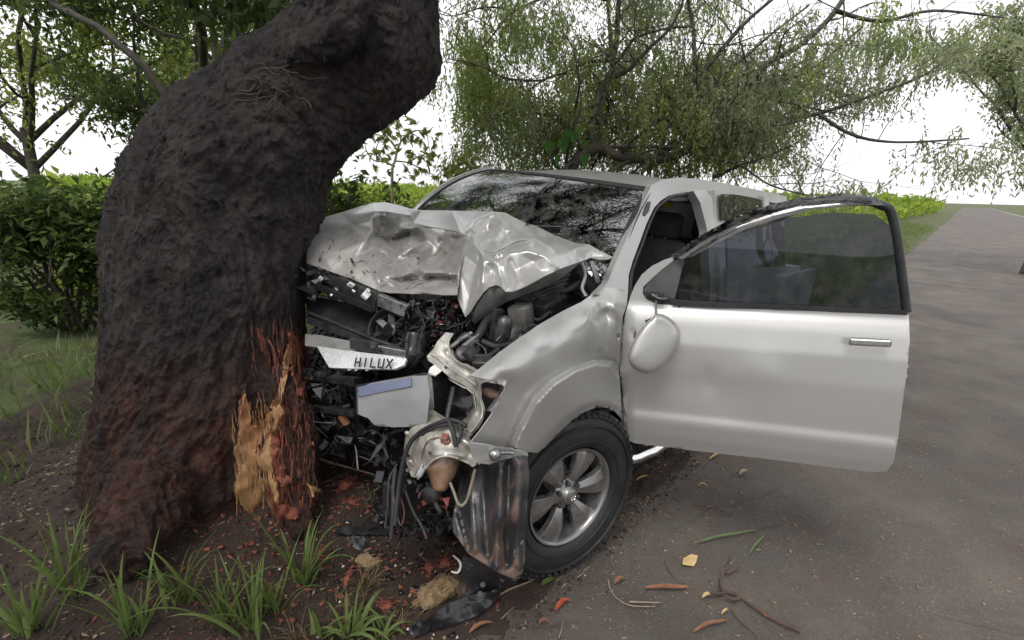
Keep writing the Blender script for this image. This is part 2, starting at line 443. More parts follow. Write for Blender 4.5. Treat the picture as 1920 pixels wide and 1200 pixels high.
def ghit(u, v):
    """point where the view ray of a pixel meets the modelled ground"""
    r = rays((u, v))[0]
    t = np.arange(.8, 14, .01); p = CAM + t[:, None] * r; g = hgt(p[:, 0], p[:, 1]); g = np.where(edge_dist(p[:, 0], p[:, 1]) > 0, GZ + .008, g)
    k = np.argmax(p[:, 2] <= g); return np.array([p[k, 0], p[k, 1], g[k]])

n = N('field soil and weeds'); a = n.noise(.8, 8, .7); c = n.mix(n.ramp(a, [(.4, 0), (.6, 1)]), (.05, .04, .025), (.07, .11, .02)); n.set(Base__Color=c, Roughness=.95); n.bump(n.noise(14, 6, .7), .6, .05)
me = bpy.data.meshes.new('ground'); me.from_pydata([(-900, -900, GZ - .05), (900, -900, GZ - .05), (900, 900, GZ - .05), (-900, 900, GZ - .05)], [], [(0, 1, 2, 3)])
tag(link('ground', me, n.m), kind='structure')

# asphalt: dark aggregate in a brown-grey dusty binder
n = N('asphalt')
base = n.mix(n.ramp(n.noise(1.6, 6, .65, dist=.4), [(.35, 0), (.65, 1)]), (.058, .049, .041), (.102, .083, .066))
vor = n.n('ShaderNodeTexVoronoi', Scale=150); n.l(n.tc.outputs['Object'], vor.inputs[0])
sp = n.ramp(vor.outputs['Color'], [(.55, 0), (.95, 1)])
c = n.mix(n.ramp(sp, [(0, 0), (1, .45)]), base, (.17, .155, .14))
red = n.ramp(n.noise(2.3, 6, .7, dist=.8), [(.50, 0), (.68, .7)]); c = n.mix(red, c, (.075, .045, .032))
spk = n.ramp(n.noise(55, 2, .5), [(.74, 0), (.77, 1)]); c = n.mix(spk, c, (.30, .28, .25))
ck = n.n('ShaderNodeTexVoronoi', _feature='DISTANCE_TO_EDGE', Scale=1.1); wn = n.n('ShaderNodeMix', _data_type='VECTOR'); wn.inputs[0].default_value = .12; nz = n.n('ShaderNodeTexNoise', Scale=3.0, Detail=6.0); n.l(n.tc.outputs['Object'], nz.inputs[0]); n.l(n.tc.outputs['Object'], wn.inputs['A']); n.l(nz.outputs['Color'], wn.inputs['B']); n.l(wn.outputs['Result'], ck.inputs[0])
crk = n.ramp(ck.outputs['Distance'], [(.0, 1), (.008, 0)]); crk = n.mix(n.ramp(n.noise(.9, 3), [(.48, 0), (.56, 1)]), (0, 0, 0), crk); c = n.mix(n.mix(.45, (0, 0, 0), crk), c, (.02, .017, .015))
c = n.mix(n.ramp(n.noise(.55, 4, .6, dist=.5), [(.42, 0), (.62, .45)]), c, (.040, .036, .034))
n.set(Base__Color=c, Roughness=n.ramp(n.noise(2, 5), [(.3, .62), (.7, .88)]))
p = n.bump(vor.outputs['Distance'], .55, .004); n.bump(n.noise(45, 6, .7), .6, .006, p)
A = RP - RD * 60; 
def road_grid(s0, s1, w0, w1, ns, nw, z):
    V = [(RP[0] + RD[0] * s + RN[0] * w_, RP[1] + RD[1] * s + RN[1] * w_, z) for s in np.linspace(s0, s1, ns) for w_ in np.linspace(w0, w1, nw)]
    Fc = [(i * nw + j, i * nw + j + 1, (i + 1) * nw + j + 1, (i + 1) * nw + j) for i in range(ns - 1) for j in range(nw - 1)]
    return V, Fc
V, Fc = road_grid(-150, 250, -.35, 7.2, 2, 2, GZ)
me = bpy.data.meshes.new('road'); me.from_pydata(V, [], Fc); tag(link('road', me, n.m), kind='structure')
# worn edge line of the road, mostly buried in dust further on
V, Fc = road_grid(-150, 250, 6.7, 6.82, 2, 2, GZ + .004)
me = bpy.data.meshes.new('road_marking'); me.from_pydata(V, [], Fc); tag(link('road_marking', me, simple('worn road paint', (.5, .49, .45), .7, 0, .3, 3, .2, 30, (.07, .06, .05), .5)), kind='structure')

# soil verge
n = N('verge soil')
a = n.noise(5, 8, .7, dist=.4); c = n.mix(n.ramp(a, [(.35, 0), (.65, 1)]), (.024, .015, .011), (.060, .037, .026))
c = n.mix(n.ramp(n.noise(26, 6, .75), [(.55, 0), (.7, .8)]), c, (.085, .052, .036))
c = n.mix(n.ramp(n.noise(70, 2, .5), [(.71, 0), (.74, .9)]), c, (.26, .20, .16))
n.set(Base__Color=c, Roughness=.9); p = n.bump(n.noise(22, 8, .75), .9, .03); n.bump(n.noise(120, 4, .7), .6, .006, p)
soil_mat = n.m
def grid_patch(x0, x1, y0, y1, st):
    xs = np.arange(x0, x1 + 1e-6, st); ys = np.arange(y0, y1 + 1e-6, st); X, Y = np.meshgrid(xs, ys)
    X, Y = X.ravel(), Y.ravel(); Z = hgt(X, Y)
    nx = len(xs); i, j = np.meshgrid(np.arange(len(ys) - 1), np.arange(nx - 1), indexing='ij'); b = (i * nx + j).ravel()
    Fa = np.stack([b, b + 1, b + nx + 1, b + nx], 1)
    keep = edge_dist(X[Fa].mean(1), Y[Fa].mean(1)) < .30
    return np.stack([X, Y, Z], 1), Fa[keep]
V1, F1 = grid_patch(-3.2, 3.0, .2, 5.2, .016)
o = raw_mesh('verge', V1, F1, soil_mat, None, True); tag(o, kind='structure')
def big_patch():
    st = .35; V, Fa = grid_patch(-30, 60, -12, 70, st); c = V[Fa].mean(1)
    m = ~((c[:, 0] > -3.15) & (c[:, 0] < 2.95) & (c[:, 1] > .25) & (c[:, 1] < 5.15)); return V - [0, 0, .012], Fa[m]
V2, F2 = big_patch(); 
n = N('weedy verge'); a = n.noise(1.2, 8, .75); c = n.mix(n.ramp(a, [(.42, 0), (.58, 1)]), (.05, .035, .022), (.065, .10, .022)); n.set(Base__Color=c, Roughness=.95); n.bump(n.noise(9, 8, .75), .8, .06)
tag(raw_mesh('roadside', V2, F2, n.m, None, True), kind='structure')

# ================================================================== THE BIG LEANING TREE
big = bpy.data.objects.new('leaning_tree', None); COL.objects.link(big)
BASE = wpt(390, 1000, 2.75); big.location = BASE
tag(big, 'huge dark leaning tree trunk with rough bark, struck by the pickup', 'tree')
bpy.context.view_layer.update()
IB = BASE
def px(path):   # (u,v,depth,radius) -> points relative to the tree base
    return np.array([wpt(u, v, d) - IB for u, v, d, r in path]), np.array([q[3] for q in path])
tb = MB()
for path in (
    [(384, 1060, 2.80, .62), (386, 980, 2.74, .55), (392, 900, 2.64, .54), (394, 800, 2.52, .475), (397, 680, 2.43, .44), (398, 560, 2.38, .425), (402, 470, 2.36, .41), (422, 380, 2.36, .40), (465, 300, 2.34, .375), (530, 222, 2.32, .315), (604, 155, 2.28, .278), (670, 98, 2.24, .285), (702, 20, 2.2, .275), (722, -90, 2.2, .27), (735, -300, 2.2, .27), (745, -600, 2.3, .24), (760, -1000, 2.5, .2)],
    [(670, 110, 2.28, .24), (720, 80, 2.26, .26), (785, 58, 2.25, .225), (822, 56, 2.25, .16)],
    [(650, 140, 2.26, .24), (716, 112, 2.24, .22), (768, 92, 2.24, .19)],
    [(690, 0, 1.93, .03), (668, 20, 1.90, .05), (655, 48, 1.90, .06), (635, 72, 1.92, .06), (600, 86, 1.95, .05), (565, 98, 2.0, .05), (535, 118, 2.05, .04), (505, 140, 2.08, .03)],
    [(500, 820, 2.25, .10), (532, 900, 2.27, .09), (552, 960, 2.26, .06), (570, 1000, 2.2, .04)],
    [(520, 700, 2.25, .08), (548, 780, 2.2, .09), (552, 870, 2.27, .09), (566, 940, 2.32, .07)],
    [(300, 880, 2.1, .16), (250, 990, 1.95, .15), (200, 1090, 1.85, .08)]):
    P_, r_ = px(path); tb.tube(P_, r_, 28, 5, True, 1.0, .05)
me = bpy.data.meshes.new('trunk_base'); me.from_pydata(tb.v, [], tb.f)
bm = bmesh.new(); bm.from_mesh(me); bmesh.ops.recalc_face_normals(bm, faces=bm.faces); bm.to_mesh(me); bm.free()
tmp = bpy.data.objects.new('tmp_trunk', me); COL.objects.link(tmp)
rm = tmp.modifiers.new('r', 'REMESH'); rm.mode = 'VOXEL'; rm.voxel_size = .012
sm = tmp.modifiers.new('s', 'SMOOTH'); sm.factor = .6; sm.iterations = 14
dg = bpy.context.evaluated_depsgraph_get(); ev = tmp.evaluated_get(dg); m2 = bpy.data.meshes.new_from_object(ev)
nv = len(m2.vertices); P = np.empty(nv * 3); m2.vertices.foreach_get('co', P); P = P.reshape(-1, 3)
Nn = np.empty(nv * 3); m2.vertices.foreach_get('normal', Nn) if False else None
Nn = np.array([v.normal[:] for v in m2.vertices])
bpy.data.objects.remove(tmp)
_cl = smooth_path(np.array([(392, 1060, 2.80), (392, 900, 2.64), (397, 680, 2.43), (402, 470, 2.36), (422, 380, 2.36), (465, 300, 2.34), (530, 222, 2.32), (604, 155, 2.28), (670, 98, 2.24), (702, 20, 2.2), (722, -90, 2.2), (735, -300, 2.2), (745, -600, 2.3)]), 6)
_cl = np.array([wpt(*q) - IB for q in _cl]); _ss = np.concatenate([[0], np.cumsum(np.linalg.norm(np.diff(_cl, axis=0), axis=1))])
_ni = np.empty(len(P), int)
for _i in range(0, len(P), 8000): _ni[_i:_i + 8000] = np.argmin(((P[_i:_i + 8000, None] - _cl[None]) ** 2).sum(2), axis=1)
_tg = np.gradient(_cl, axis=0); _tg /= np.linalg.norm(_tg, axis=1, keepdims=True); _dv = P - _cl[_ni]; _al = (_dv * _tg[_ni]).sum(1); _pp = _dv - _al[:, None] * _tg[_ni]; _S = _ss[_ni] + _al
LP = _pp * 1.0; LP = LP + _tg[_ni] * 0; LP2 = np.stack([LP[:, 0] + .15 * fbm(P * 1.6, 2), LP[:, 1] + LP[:, 2] * .35, _S * .20 + .12 * fbm(P * 2.3 + 7, 2)], 1)
# bark: long vertical furrows low down, coarse scaly folds on the limb, a few burls
low = np.clip((1.35 - P[:, 2]) / .8, 0, 1)
lean = P + 0; sv = P * [1, 1, .22]
q = fbm(sv * 16 + 3, 4); fur = -np.abs(q) * 1.0
sc_ = fbm(P * [7, 7, 9] + fbm(P * 3, 2)[:, None] * .8, 4)
big_l = fbm(P * 2.4 + 9, 3)
fine = fbm(P * 46, 3)
rid = np.abs(fbm(LP2 * 30 + 11, 3)); fur = -np.abs(fbm(LP2 * 15 + 3, 4)); rid2 = np.abs(fbm(P * [16, 16, 8] + fbm(P * 5, 2)[:, None] * 1.2, 4))
disp = .030 * big_l + low * (.034 * fur - .014 * rid + .012) + (1 - low) * (-.008 * np.abs(sc_) - .007 * rid2 + .024 * fur - .012 * rid + .010) + .005 * fine + .003 * fbm(P * 95, 2)
fl = np.clip((.5 - P[:, 2]) / .5, 0, 1); disp += fl * .030 * fbm(P * 6 + 4, 3)
P2 = P + Nn * disp[:, None]
m2.vertices.foreach_set('co', P2.ravel()); m2.update(); m2.name = 'trunk'
n = N('wet dark bark')
geo = n.n('ShaderNodeSeparateXYZ'); n.l(n.tc.outputs['Object'], geo.inputs[0])
a = n.noise(7, 9, .75, (1, 1, .35), .6); c = n.mix(n.ramp(a, [(.35, 0), (.72, 1)]), (.010, .008, .008), (.085, .070, .066))
c = n.mix(n.ramp(n.noise(3.2, 6, .7), [(.52, 0), (.70, .5)]), c, (.040, .021, .015))
c = n.mix(n.ramp(n.noise(95, 3, .6), [(.70, 0), (.735, .85)]), c, (.20, .17, .15))
z = n.n('ShaderNodeMapRange'); z.inputs[1].default_value = 1.22; z.inputs[2].default_value = .78; n.l(geo.outputs[2], z.inputs[0])
ma = n.n('ShaderNodeMath', _operation='MULTIPLY'); n.l(z.outputs[0], ma.inputs[0]); n.l(n.ramp(n.noise(8, 7, .75, (1, 1, .4), .8), [(.34, 0), (.60, 1)]), ma.inputs[1])
c = n.mix(ma.outputs[0], c, n.mix(n.ramp(n.noise(20, 6, .75, (1, 1, .3)), [(.4, 0), (.62, 1)]), (.055, .024, .016), (.15, .056, .036)))
n.set(Base__Color=c, Roughness=n.ramp(n.noise(9, 5), [(.3, .55), (.7, .85)]), Specular__IOR__Level=.4)
p = n.bump(n.noise(26, 9, .85, (1, 1, .5), 1.6), 1.0, .05); n.bump(n.noise(120, 5, .75), .9, .008, p)
trunk = link('trunk', m2, n.m, big, True)
bm = bmesh.new(); bm.from_mesh(m2); TB = BVHTree.FromBMesh(bm); bm.free()
def thit(u, v, lift=0.0):
    r = rays((u, v))[0]; L = np.linalg.norm(r); h = TB.ray_cast(Vector(CAM - IB), Vector(r / L))
    if h[0] is None: return None
    return np.array(h[0]) + lift * np.array(h[1]), np.array(h[1])
def trunk_depth(u, v, off=.0):
    h = thit(u, v); 
    if h is None: return 2.3
    P_ = h[0] + IB - CAM; return float(P_ @ np.array(_f[:])) - off

tick('trunk mesh')
n = N('fresh yellow heartwood'); a = n.noise(12, 8, .75, (1, 1, .16), .5); c = n.mix(n.ramp(a, [(.32, 0), (.66, 1)]), (.26, .11, .045), (.52, .33, .15)); c = n.mix(n.ramp(n.noise(6, 6, .7, (1, 1, .4)), [(.52, 0), (.66, .8)]), c, (.20, .06, .03)); n.set(Base__Color=c, Roughness=.6); n.bump(n.noise(45, 8, .8, (1, 1, .12)), .9, .012); wood = n.m
n = N('torn red bark'); a = n.noise(16, 7, .75, (1, 1, .3)); c = n.mix(n.ramp(a, [(.35, 0), (.68, 1)]), (.10, .028, .017), (.36, .115, .07)); n.set(Base__Color=c, Roughness=.7); n.bump(n.noise(50, 6, .8, (1, 1, .3)), 1.0, .01); redbark = n.m
n = N('tan split wood'); a = n.noise(22, 8, .8, (1, .25, .6), .6); c = n.mix(n.ramp(a, [(.32, 0), (.66, 1)]), (.28, .17, .09), (.66, .50, .30)); c = n.mix(n.ramp(n.noise(9, 6, .7), [(.56, 0), (.70, .8)]), c, (.22, .10, .05)); n.set(Base__Color=c, Roughness=.95, Specular__IOR__Level=.15); n.bump(n.noise(90, 7, .85, (1, .2, .6)), 1.0, .02); tan_wood = n.m

def trunk_patch(name, outline, m, off=.012, wr=.010, thick=.01, step=6, label=None, jag=2):
    us = [p[0] for p in outline]; vs = [p[1] for p in outline]; ct = []
    for u in np.linspace(min(us), max(us), 7):
        for v in np.linspace(min(vs), max(vs), 9):
            if thit(u, v) is not None: ct.append((u, v, trunk_depth(u, v, off + .012)))
    o = sheet(name, outline, ct, m, None, step, 'smooth', thick, wr, space='world', wscale=22, jag=jag)
    me = o.data
    for v in me.vertices: v.co -= Vector(IB)
    o.parent = big
    if label: o['label'] = label
    return o
trunk_patch('exposed_wood', [(468, 800), (484, 800), (500, 782), (512, 765), (524, 756), (530, 772), (522, 792), (508, 812), (510, 850), (514, 890), (518, 925), (522, 955), (505, 966), (478, 970), (455, 955), (440, 915), (448, 880), (438, 850), (452, 820), (450, 780), (460, 740), (470, 770)], wood, .010, .010, .012, 5, 'bare yellow wood where the bark is torn off')
trunk_patch('exposed_wood', [(505, 765), (520, 740), (528, 700), (538, 660), (545, 640), (548, 650), (541, 690), (532, 735), (522, 768)], wood, .006, .006, .006, 4, None, 1)
trunk_patch('exposed_wood', [(572, 905), (600, 915), (622, 935), (630, 952), (612, 952), (594, 938)], wood, .0, .006, .01, 4, None, 2)
trunk_patch('torn_bark', [(545, 625), (556, 618), (562, 660), (572, 700), (577, 735), (566, 745), (556, 720), (548, 690)], redbark, .004, .012, .01, 4, 'strip of raw red inner bark', 3)
trunk_patch('torn_bark', [(512, 815), (522, 830), (520, 860), (532, 885), (546, 898), (540, 915), (524, 905), (512, 885), (506, 850)], redbark, .016, .014, .014, 4, None, 3)
trunk_patch('torn_bark', [(478, 955), (505, 958), (532, 945), (548, 950), (560, 970), (528, 975), (500, 985), (470, 985), (450, 968)], redbark, .014, .016, .014, 4, None, 3)
# splinters and scabs of bark that stand off the trunk
def shard(mb, c, d, L, w_, t):
    x, y, d = frame(d); c = np.asarray(c); k = 4; V = []; bow = RNG.uniform(-.07, .10)
    for i in range(k + 1):
        s = i / k; ww = w_ * (1 - s) ** .6 * (.8 + .4 * random.random()) + w_ * .05; p = c + d * L * s + y * L * bow * math.sin(s * 3) + x * RNG.uniform(-.05, .05) * w_
        V += [p - x * ww / 2, p + x * ww / 2, p + y * t]
    Fc = [(0, 1, 2)]
    for i in range(k):
        a = 3 * i; b = a + 3; Fc += [(a, a + 1, b + 1, b), (a + 1, a + 2, b + 2, b + 1), (a + 2, a, b, b + 2)]
    return mb.add(V, Fc)
rs = random.Random(3)
mb1, mb2, mb3 = MB(), MB(), MB()
for k in range(230):
    u, v = rs.uniform(480, 585), rs.uniform(610, 960); h = thit(u, v)
    if h is None: continue
    if v < 700 and u < 530 and rs.random() < .7: continue
    d = np.array([rs.uniform(-.25, .4), rs.uniform(-.3, .3), rs.choice([1, -1]) * rs.uniform(.9, 1.4)]) + h[1] * rs.uniform(.05, .4)
    (mb1 if rs.random() < .6 else mb2).tube([h[0], h[0] + d * 0.01], .001, 3) if False else shard(mb1 if rs.random() < .6 else mb2, h[0] - h[1] * .006, d, rs.uniform(.012, .05), rs.uniform(.002, .008), rs.uniform(.001, .004))
mb5 = MB()
for k in range(1500):
    u, v = rs.uniform(470, 588), rs.uniform(625, 955); h = thit(u, v)
    if h is None: continue
    d = np.array([rs.uniform(-.12, .12), rs.uniform(-.12, .12), rs.choice([1, -1])]) + h[1] * rs.uniform(.0, .10)
    q_ = fbm(np.array([[h[0][0] * 9, h[0][1] * 9, h[0][2] * 3.2]]), 3)[0]
    if q_ < .05 and rs.random() < .85: continue
    shard(mb5 if rs.random() < .6 else mb1, h[0] + h[1] * .001, d, rs.uniform(.02, .13) * rs.uniform(.5, 1), rs.uniform(.002, .013), rs.uniform(.001, .005))
for k in range(420):
    u, v = rs.uniform(440, 535), rs.uniform(760, 975); h = thit(u, v)
    if h is None: continue
    d = np.array([rs.uniform(-.15, .15), rs.uniform(-.15, .15), rs.choice([1, -1])]) + h[1] * rs.uniform(.0, .12)
    shard(mb1 if (u > 505 or v > 935) else mb2, h[0] + h[1] * .012, d, rs.uniform(.03, .09), rs.uniform(.002, .006), rs.uniform(.001, .003))
mb5.build('splinters', simple('dark torn bark', (.055, .024, .017), .8, 0, .6, 25, .8, 60), big, kind='stuff')
mb1.build('splinters', redbark, big, kind='stuff'); mb2.build('splinters', wood, big, kind='stuff')
for k in range(900):
    u, v = rs.uniform(200, 860), rs.uniform(-60, 950); h = thit(u, v)
    if h is None: continue
    t = np.cross(h[1], [rs.uniform(-.4, .4), rs.uniform(-.4, .4), 1]); up = np.cross(t, h[1])
    d = up * rs.choice([1, -1]) + h[1] * rs.uniform(.05, .35) + t * rs.uniform(-.6, .6)
    shard(mb3, h[0] - h[1] * .004, d, rs.uniform(.012, .05), rs.uniform(.004, .013), rs.uniform(.002, .006))
mb3.build('bark_scales', MATS['wet dark bark'], big, kind='stuff')
# thin dry rootlets hanging at the fork
mb4 = MB()
for k in range(26):
    u, v = rs.uniform(478, 560), rs.uniform(110, 190); h = thit(u, v)
    if h is None: continue
    p = h[0]; path = [p]
    d = np.array([rs.uniform(-1, 1), -.25, rs.uniform(-.7, .5)]); 
    for i in range(5):
        p = p + d * .02 * rs.uniform(.6, 1.5); d = d + np.array([rs.uniform(-.5, .5), rs.uniform(-.2, .2), rs.uniform(-.5, .5)]); h2 = p; path.append(p + h[1] * .006)
    mb4.tube(path, rs.uniform(.0008, .002), 4, 2)
mb4.build('rootlets', simple('dry rootlets', (.075, .052, .045), .8), big, kind='stuff')

tick('setting')
# ================================================================== VEGETATION
bark_grey = simple('grey brown bark', (.055, .047, .038), .85, 0, .4, 10, .6, 30)
bark_pale = simple('pale twig bark', (.20, .17, .13), .8, 0, .3, 10, .4, 30)
lf_hang = leafmat('hanging leaflets', (.26, .31, .18), (.36, .41, .23), (.46, .48, .27), .75)
lf_olive = leafmat('olive leaflets', (.26, .33, .12), (.36, .44, .14), (.48, .52, .20), .75)
lf_dark = leafmat('dark green leaves', (.018, .035, .010), (.030, .060, .016), (.05, .085, .02), .3)
lf_lime = leafmat('lime green crop leaves', (.14, .22, .025), (.25, .36, .045), (.40, .46, .07), .55, 1.2)
lf_soft = leafmat('soft green leaves', (.20, .26, .07), (.30, .36, .09), (.40, .42, .12), .65)
lf_mid = leafmat('mid green leaves', (.05, .09, .025), (.10, .15, .04), (.17, .22, .06), .5)
lf_heart = leafmat('broad green leaves', (.06, .17, .03), (.09, .24, .05), None, .5)

def grow(root, levels, mb, tips, rs, spread=.6, up=.1, shrink=.62):
    """recursive twigs: root = list of (point, dir, length, radius)"""
    cur = root
    for lv in range(levels):
        nxt = []
        for p, d, L, r in cur:
            k = 4; pts = [p]; rr = [r]; q = np.array(p); dd = np.array(d) / np.linalg.norm(d)
            for i in range(k):
                dd = dd + np.array([rs.gauss(0, .18), rs.gauss(0, .18), rs.gauss(up * .3, .15)]); dd /= np.linalg.norm(dd)
                q = q + dd * L / k; pts.append(q); rr.append(r * (1 - .45 * (i + 1) / k))
                if i >= 1 and lv < levels - 1:
                    for z in range(rs.choice([0, 1, 1])):
                        nd = dd + np.array([rs.gauss(0, spread), rs.gauss(0, spread), rs.gauss(up, spread * .7)]); nxt.append((q, nd, L * shrink * rs.uniform(.6, 1.1), r * .5))
                tips.append((q, dd))
            mb.tube(pts, rr, 5 if lv else 7)
            if lv < levels - 1: nxt.append((q, dd + np.array([rs.gauss(0, .3), rs.gauss(0, .3), rs.gauss(0, .2)]), L * shrink, r * .5))
        cur = nxt

# --- tree behind the cab with hanging feathery foliage; limbs traced from the photograph at their own depths
def poly_px(pts, d0, d1, zoom=(950, 0, 3.0)):
    n_ = len(pts); return [wpt(zoom[0] + p[0] / zoom[2], zoom[1] + p[1] / zoom[2], d0 + (d1 - d0) * i / (n_ - 1)) for i, p in enumerate(pts)]
def hanging_tree(name, label, limbs, base, foliage, dens, seed, mat_main=bark_grey):
    rs = random.Random(seed); rn = np.random.RandomState(seed)
    root = bpy.data.objects.new(name, None); COL.objects.link(root); root.location = base; tag(root, label, 'tree'); B = np.array(base)
    mb = MB(); twig = MB(); tips = []
    for i, (P_, r0, r1) in enumerate(limbs):
        P_ = np.array(P_); Q = smooth_path(P_, 5); k = len(Q); rr = np.linspace(r0, r1, k)
        mb.tube(Q - B, rr, 10, 0, True, 1, .12)
        if foliage:
            for j in range(2, k, 2):
                if rs.random() < .8:
                    d = np.array([rs.gauss(0, .8), rs.gauss(0, .8), rs.gauss(.15, .6)])
                    grow([(Q[j], d, rs.uniform(.5, 1.0), max(.006, rr[j] * .35))], 3, twig, tips, rs, .7, .05)
    mb.build('trunk', mat_main, root, True)
    if foliage:
        V = np.array(twig.v) - B; me = bpy.data.meshes.new('twigs'); me.from_pydata([tuple(p) for p in V], [], twig.f); o = link('twigs', me, mat_main, root, True); o['kind'] = 'stuff'
        T = np.array([t[0] for t in tips]); keep = fbm(T * [1.5, .6, 1.5] + 5, 2) > dens[0]; T = T[keep]
        T = T[rn.rand(len(T)) < dens[1]]
        # pendulous sprays: fine strands that hang and carry narrow leaflets
        T = T + np.stack([0 * T[:, 0], rn.uniform(.2, 1.3, len(T)), 0 * T[:, 0]], 1); m_ = len(T); C = []; D = []
        ns = dens[2]
        for s_ in range(ns):
            off = rn.normal(0, .13, (m_, 3)); off[:, 2] *= .6; start = T + off; ln = rn.uniform(.10, .42, m_); dr = rn.normal(0, .22, (m_, 3)); dr[:, 2] = -1
            for k in range(6):
                f_ = (k + rn.rand(m_)) / 6; C.append(start + dr * (ln * f_)[:, None]); dd = dr + rn.normal(0, .55, (m_, 3)); D.append(dd)
        C = np.vstack(C); D = np.vstack(D); n_ = len(C)
        V, Fa = leaf_arrays(C - B, D, rn.normal(0, 1, (n_, 3)), rn.uniform(.05, .11, n_), rn.uniform(.015, .030, n_), .1)
        pick = fbm((C + 3) * .9, 2) > .12
        pf = np.repeat(pick, 1)
        a = raw_mesh('crown', V, Fa[~pf], lf_hang, root); a['kind'] = 'stuff'; b = raw_mesh('crown', V, Fa[pf], lf_olive, root); b['kind'] = 'stuff'
        print(name, n_, 'leaves')
    return root

L_ = []
def limb(pts, d0, d1, r0, r1): L_.append((poly_px(pts, d0, d1), r0, r1))
limb([(330, 1000), (370, 930), (430, 870), (510, 835), (600, 870), (700, 890), (850, 895), (980, 860), (1080, 780), (1180, 700), (1250, 620), (1330, 520), (1410, 420), (1490, 340), (1640, 260), (1850, 60), (2050, -300)], 7.2, 7.0, .085, .03)
limb([(500, 850), (475, 740), (500, 620), (540, 490), (590, 400), (600, 330), (620, 200), (630, 0), (660, -260)], 7.2, 7.4, .065, .03)
limb([(595, 350), (582, 200), (565, 0), (520, -260)], 7.3, 7.6, .035, .015)
limb([(590, 440), (700, 380), (800, 270), (900, 180), (980, 40), (1050, -200)], 7.2, 6.6, .032, .012)
limb([(600, 360), (670, 290), (720, 215), (900, 160), (1050, 150)], 7.3, 6.9, .03, .01)
limb([(580, 340), (450, 350), (350, 400), (200, 455), (60, 560)], 7.3, 6.8, .026, .008)
limb([(500, 640), (400, 690), (300, 730), (210, 800), (80, 900)], 7.2, 6.6, .024, .007)
limb([(510, 580), (380, 630), (240, 650), (100, 620), (-60, 650)], 7.2, 7.0, .024, .007)
limb([(790, 960), (860, 890), (875, 790), (940, 655), (1080, 570), (1120, 500), (1200, 430), (1330, 330), (1480, 200), (1700, 30)], 7.3, 7.3, .042, .014)
limb([(1190, 690), (1120, 580), (1095, 420), (1060, 340), (1050, 150), (1020, 0), (1000, -250)], 7.1, 7.4, .045, .016)
limb([(1090, 420), (1200, 290), (1330, 140), (1490, 0), (1700, -160)], 7.2, 6.9, .038, .014)
limb([(1190, 690), (1300, 690), (1480, 680), (1750, 640), (2100, 520)], 7.1, 6.5, .045, .018)
limb([(550, 825), (900, 830), (1100, 880), (1300, 925), (1480, 1040), (1700, 1100)], 7.2, 6.2, .025, .008)
limb([(1160, 1000), (1290, 940), (1400, 905), (1600, 820)], 7.0, 6.4, .028, .01)
limb([(540, 640), (640, 660), (760, 720), (900, 730)], 7.2, 6.8, .018, .006)
limb([(1240, 700), (1180, 780), (1240, 830), (1400, 860)], 7.1, 6.7, .018, .006)
limb([(1410, 420), (1500, 450), (1700, 400), (2000, 150)], 7.0, 6.5, .03, .012)
limb([(565, 0), (300, -30), (50, 60), (-80, 200), (-180, 330)], 7.5, 6.6, .022, .007)
limb([(50, 60), (-120, 40), (-300, 90), (-420, 60)], 6.9, 6.4, .013, .004)
limb([(200, 455), (0, 440), (-150, 370), (-330, 330)], 6.8, 6.2, .014, .005)
limb([(1750, 640), (1950, 760), (2200, 800), (2600, 780)], 6.6, 6.4, .025, .01)
limb([(1850, 60), (2100, 120), (2400, 60), (2800, 100)], 6.9, 6.6, .03, .01)
limb([(2100, 520), (2350, 420), (2600, 250)], 6.6, 6.6, .02, .008)
b0 = L_[0][0][0]
L_.append(([np.array([b0[0] - .5, b0[1] + .3, GZ]), np.array([b0[0] - .25, b0[1] + .1, .8]), b0], .13, .085))
hanging_tree('feathery_tree', 'wide spreading tree with hanging feathery olive foliage rising behind the cab roof', L_, (b0[0] - .5, b0[1] + .3, GZ), True, (-.16, .54, 4), 5)

tick('feathery')
# --- overhead crown of the leaning tree (seen mirrored in the windscreen)
rs = random.Random(21); rn = np.random.RandomState(21); tw = MB(); tips = []
T0 = wpt(745, -600, 2.3)
for st in [((-1.0, 2.3, 3.6), (.3, 1, .5)), ((-.9, 2.4, 4.0), (1, .4, .3)), ((-.9, 2.4, 4.4), (.2, -.9, .5)), ((-1, 2.3, 4.8), (-.6, .8, .6)), ((-1, 2.3, 4.2), (-1, -.2, .4)), ((-1, 2.4, 4.6), (.8, 1, .7)), ((-.9, 2.3, 3.9), (.8, -.5, .35)), ((-1, 2.3, 5), (.2, .2, 1)), ((-1, 2.5, 3.9), (-.3, 1, .35))]:
    grow([(np.array(st[0]), np.array(st[1], float), 2.6, .07)], 4, tw, tips, rs, .55, .05, .68)
for pth in ([(-1, 2.4, 4.2), (-.6, 4.0, 4.4), (-.2, 5.6, 5.0), (.2, 8.5, 6.2)], [(-1, 2.4, 4.3), (.2, 3.0, 4.4), (1.2, 3.9, 4.7), (2.6, 4.6, 5.2)], [(-1, 2.4, 4.0), (-1.6, 4.2, 4.5), (-1.9, 6.5, 5.5), (-1.8, 9, 6.4)], [(-1, 2.4, 4.4), (-.3, 2.0, 4.6), (.8, 1.6, 4.8), (2.2, 1.2, 5.2)], [(-.6, 4.0, 4.4), (.4, 5.0, 4.9), (1.3, 6.6, 5.4), (2.2, 8.6, 6.2)]):
    Q = smooth_path(np.array(pth, float), 6); tw.tube(Q, np.linspace(.055, .018, len(Q)), 7)
    for q in Q[3:]:
        for _ in range(3): grow([(q, np.array([rs.gauss(0, 1), rs.gauss(0, 1), rs.gauss(.25, .35)]), .8, .014)], 3, tw, tips, rs, .7, .05, .7)
tw.v = [tuple(np.array(p) - IB) for p in tw.v]; o = tw.build('branches', bark_grey, big, True, kind='stuff', recalc=False)
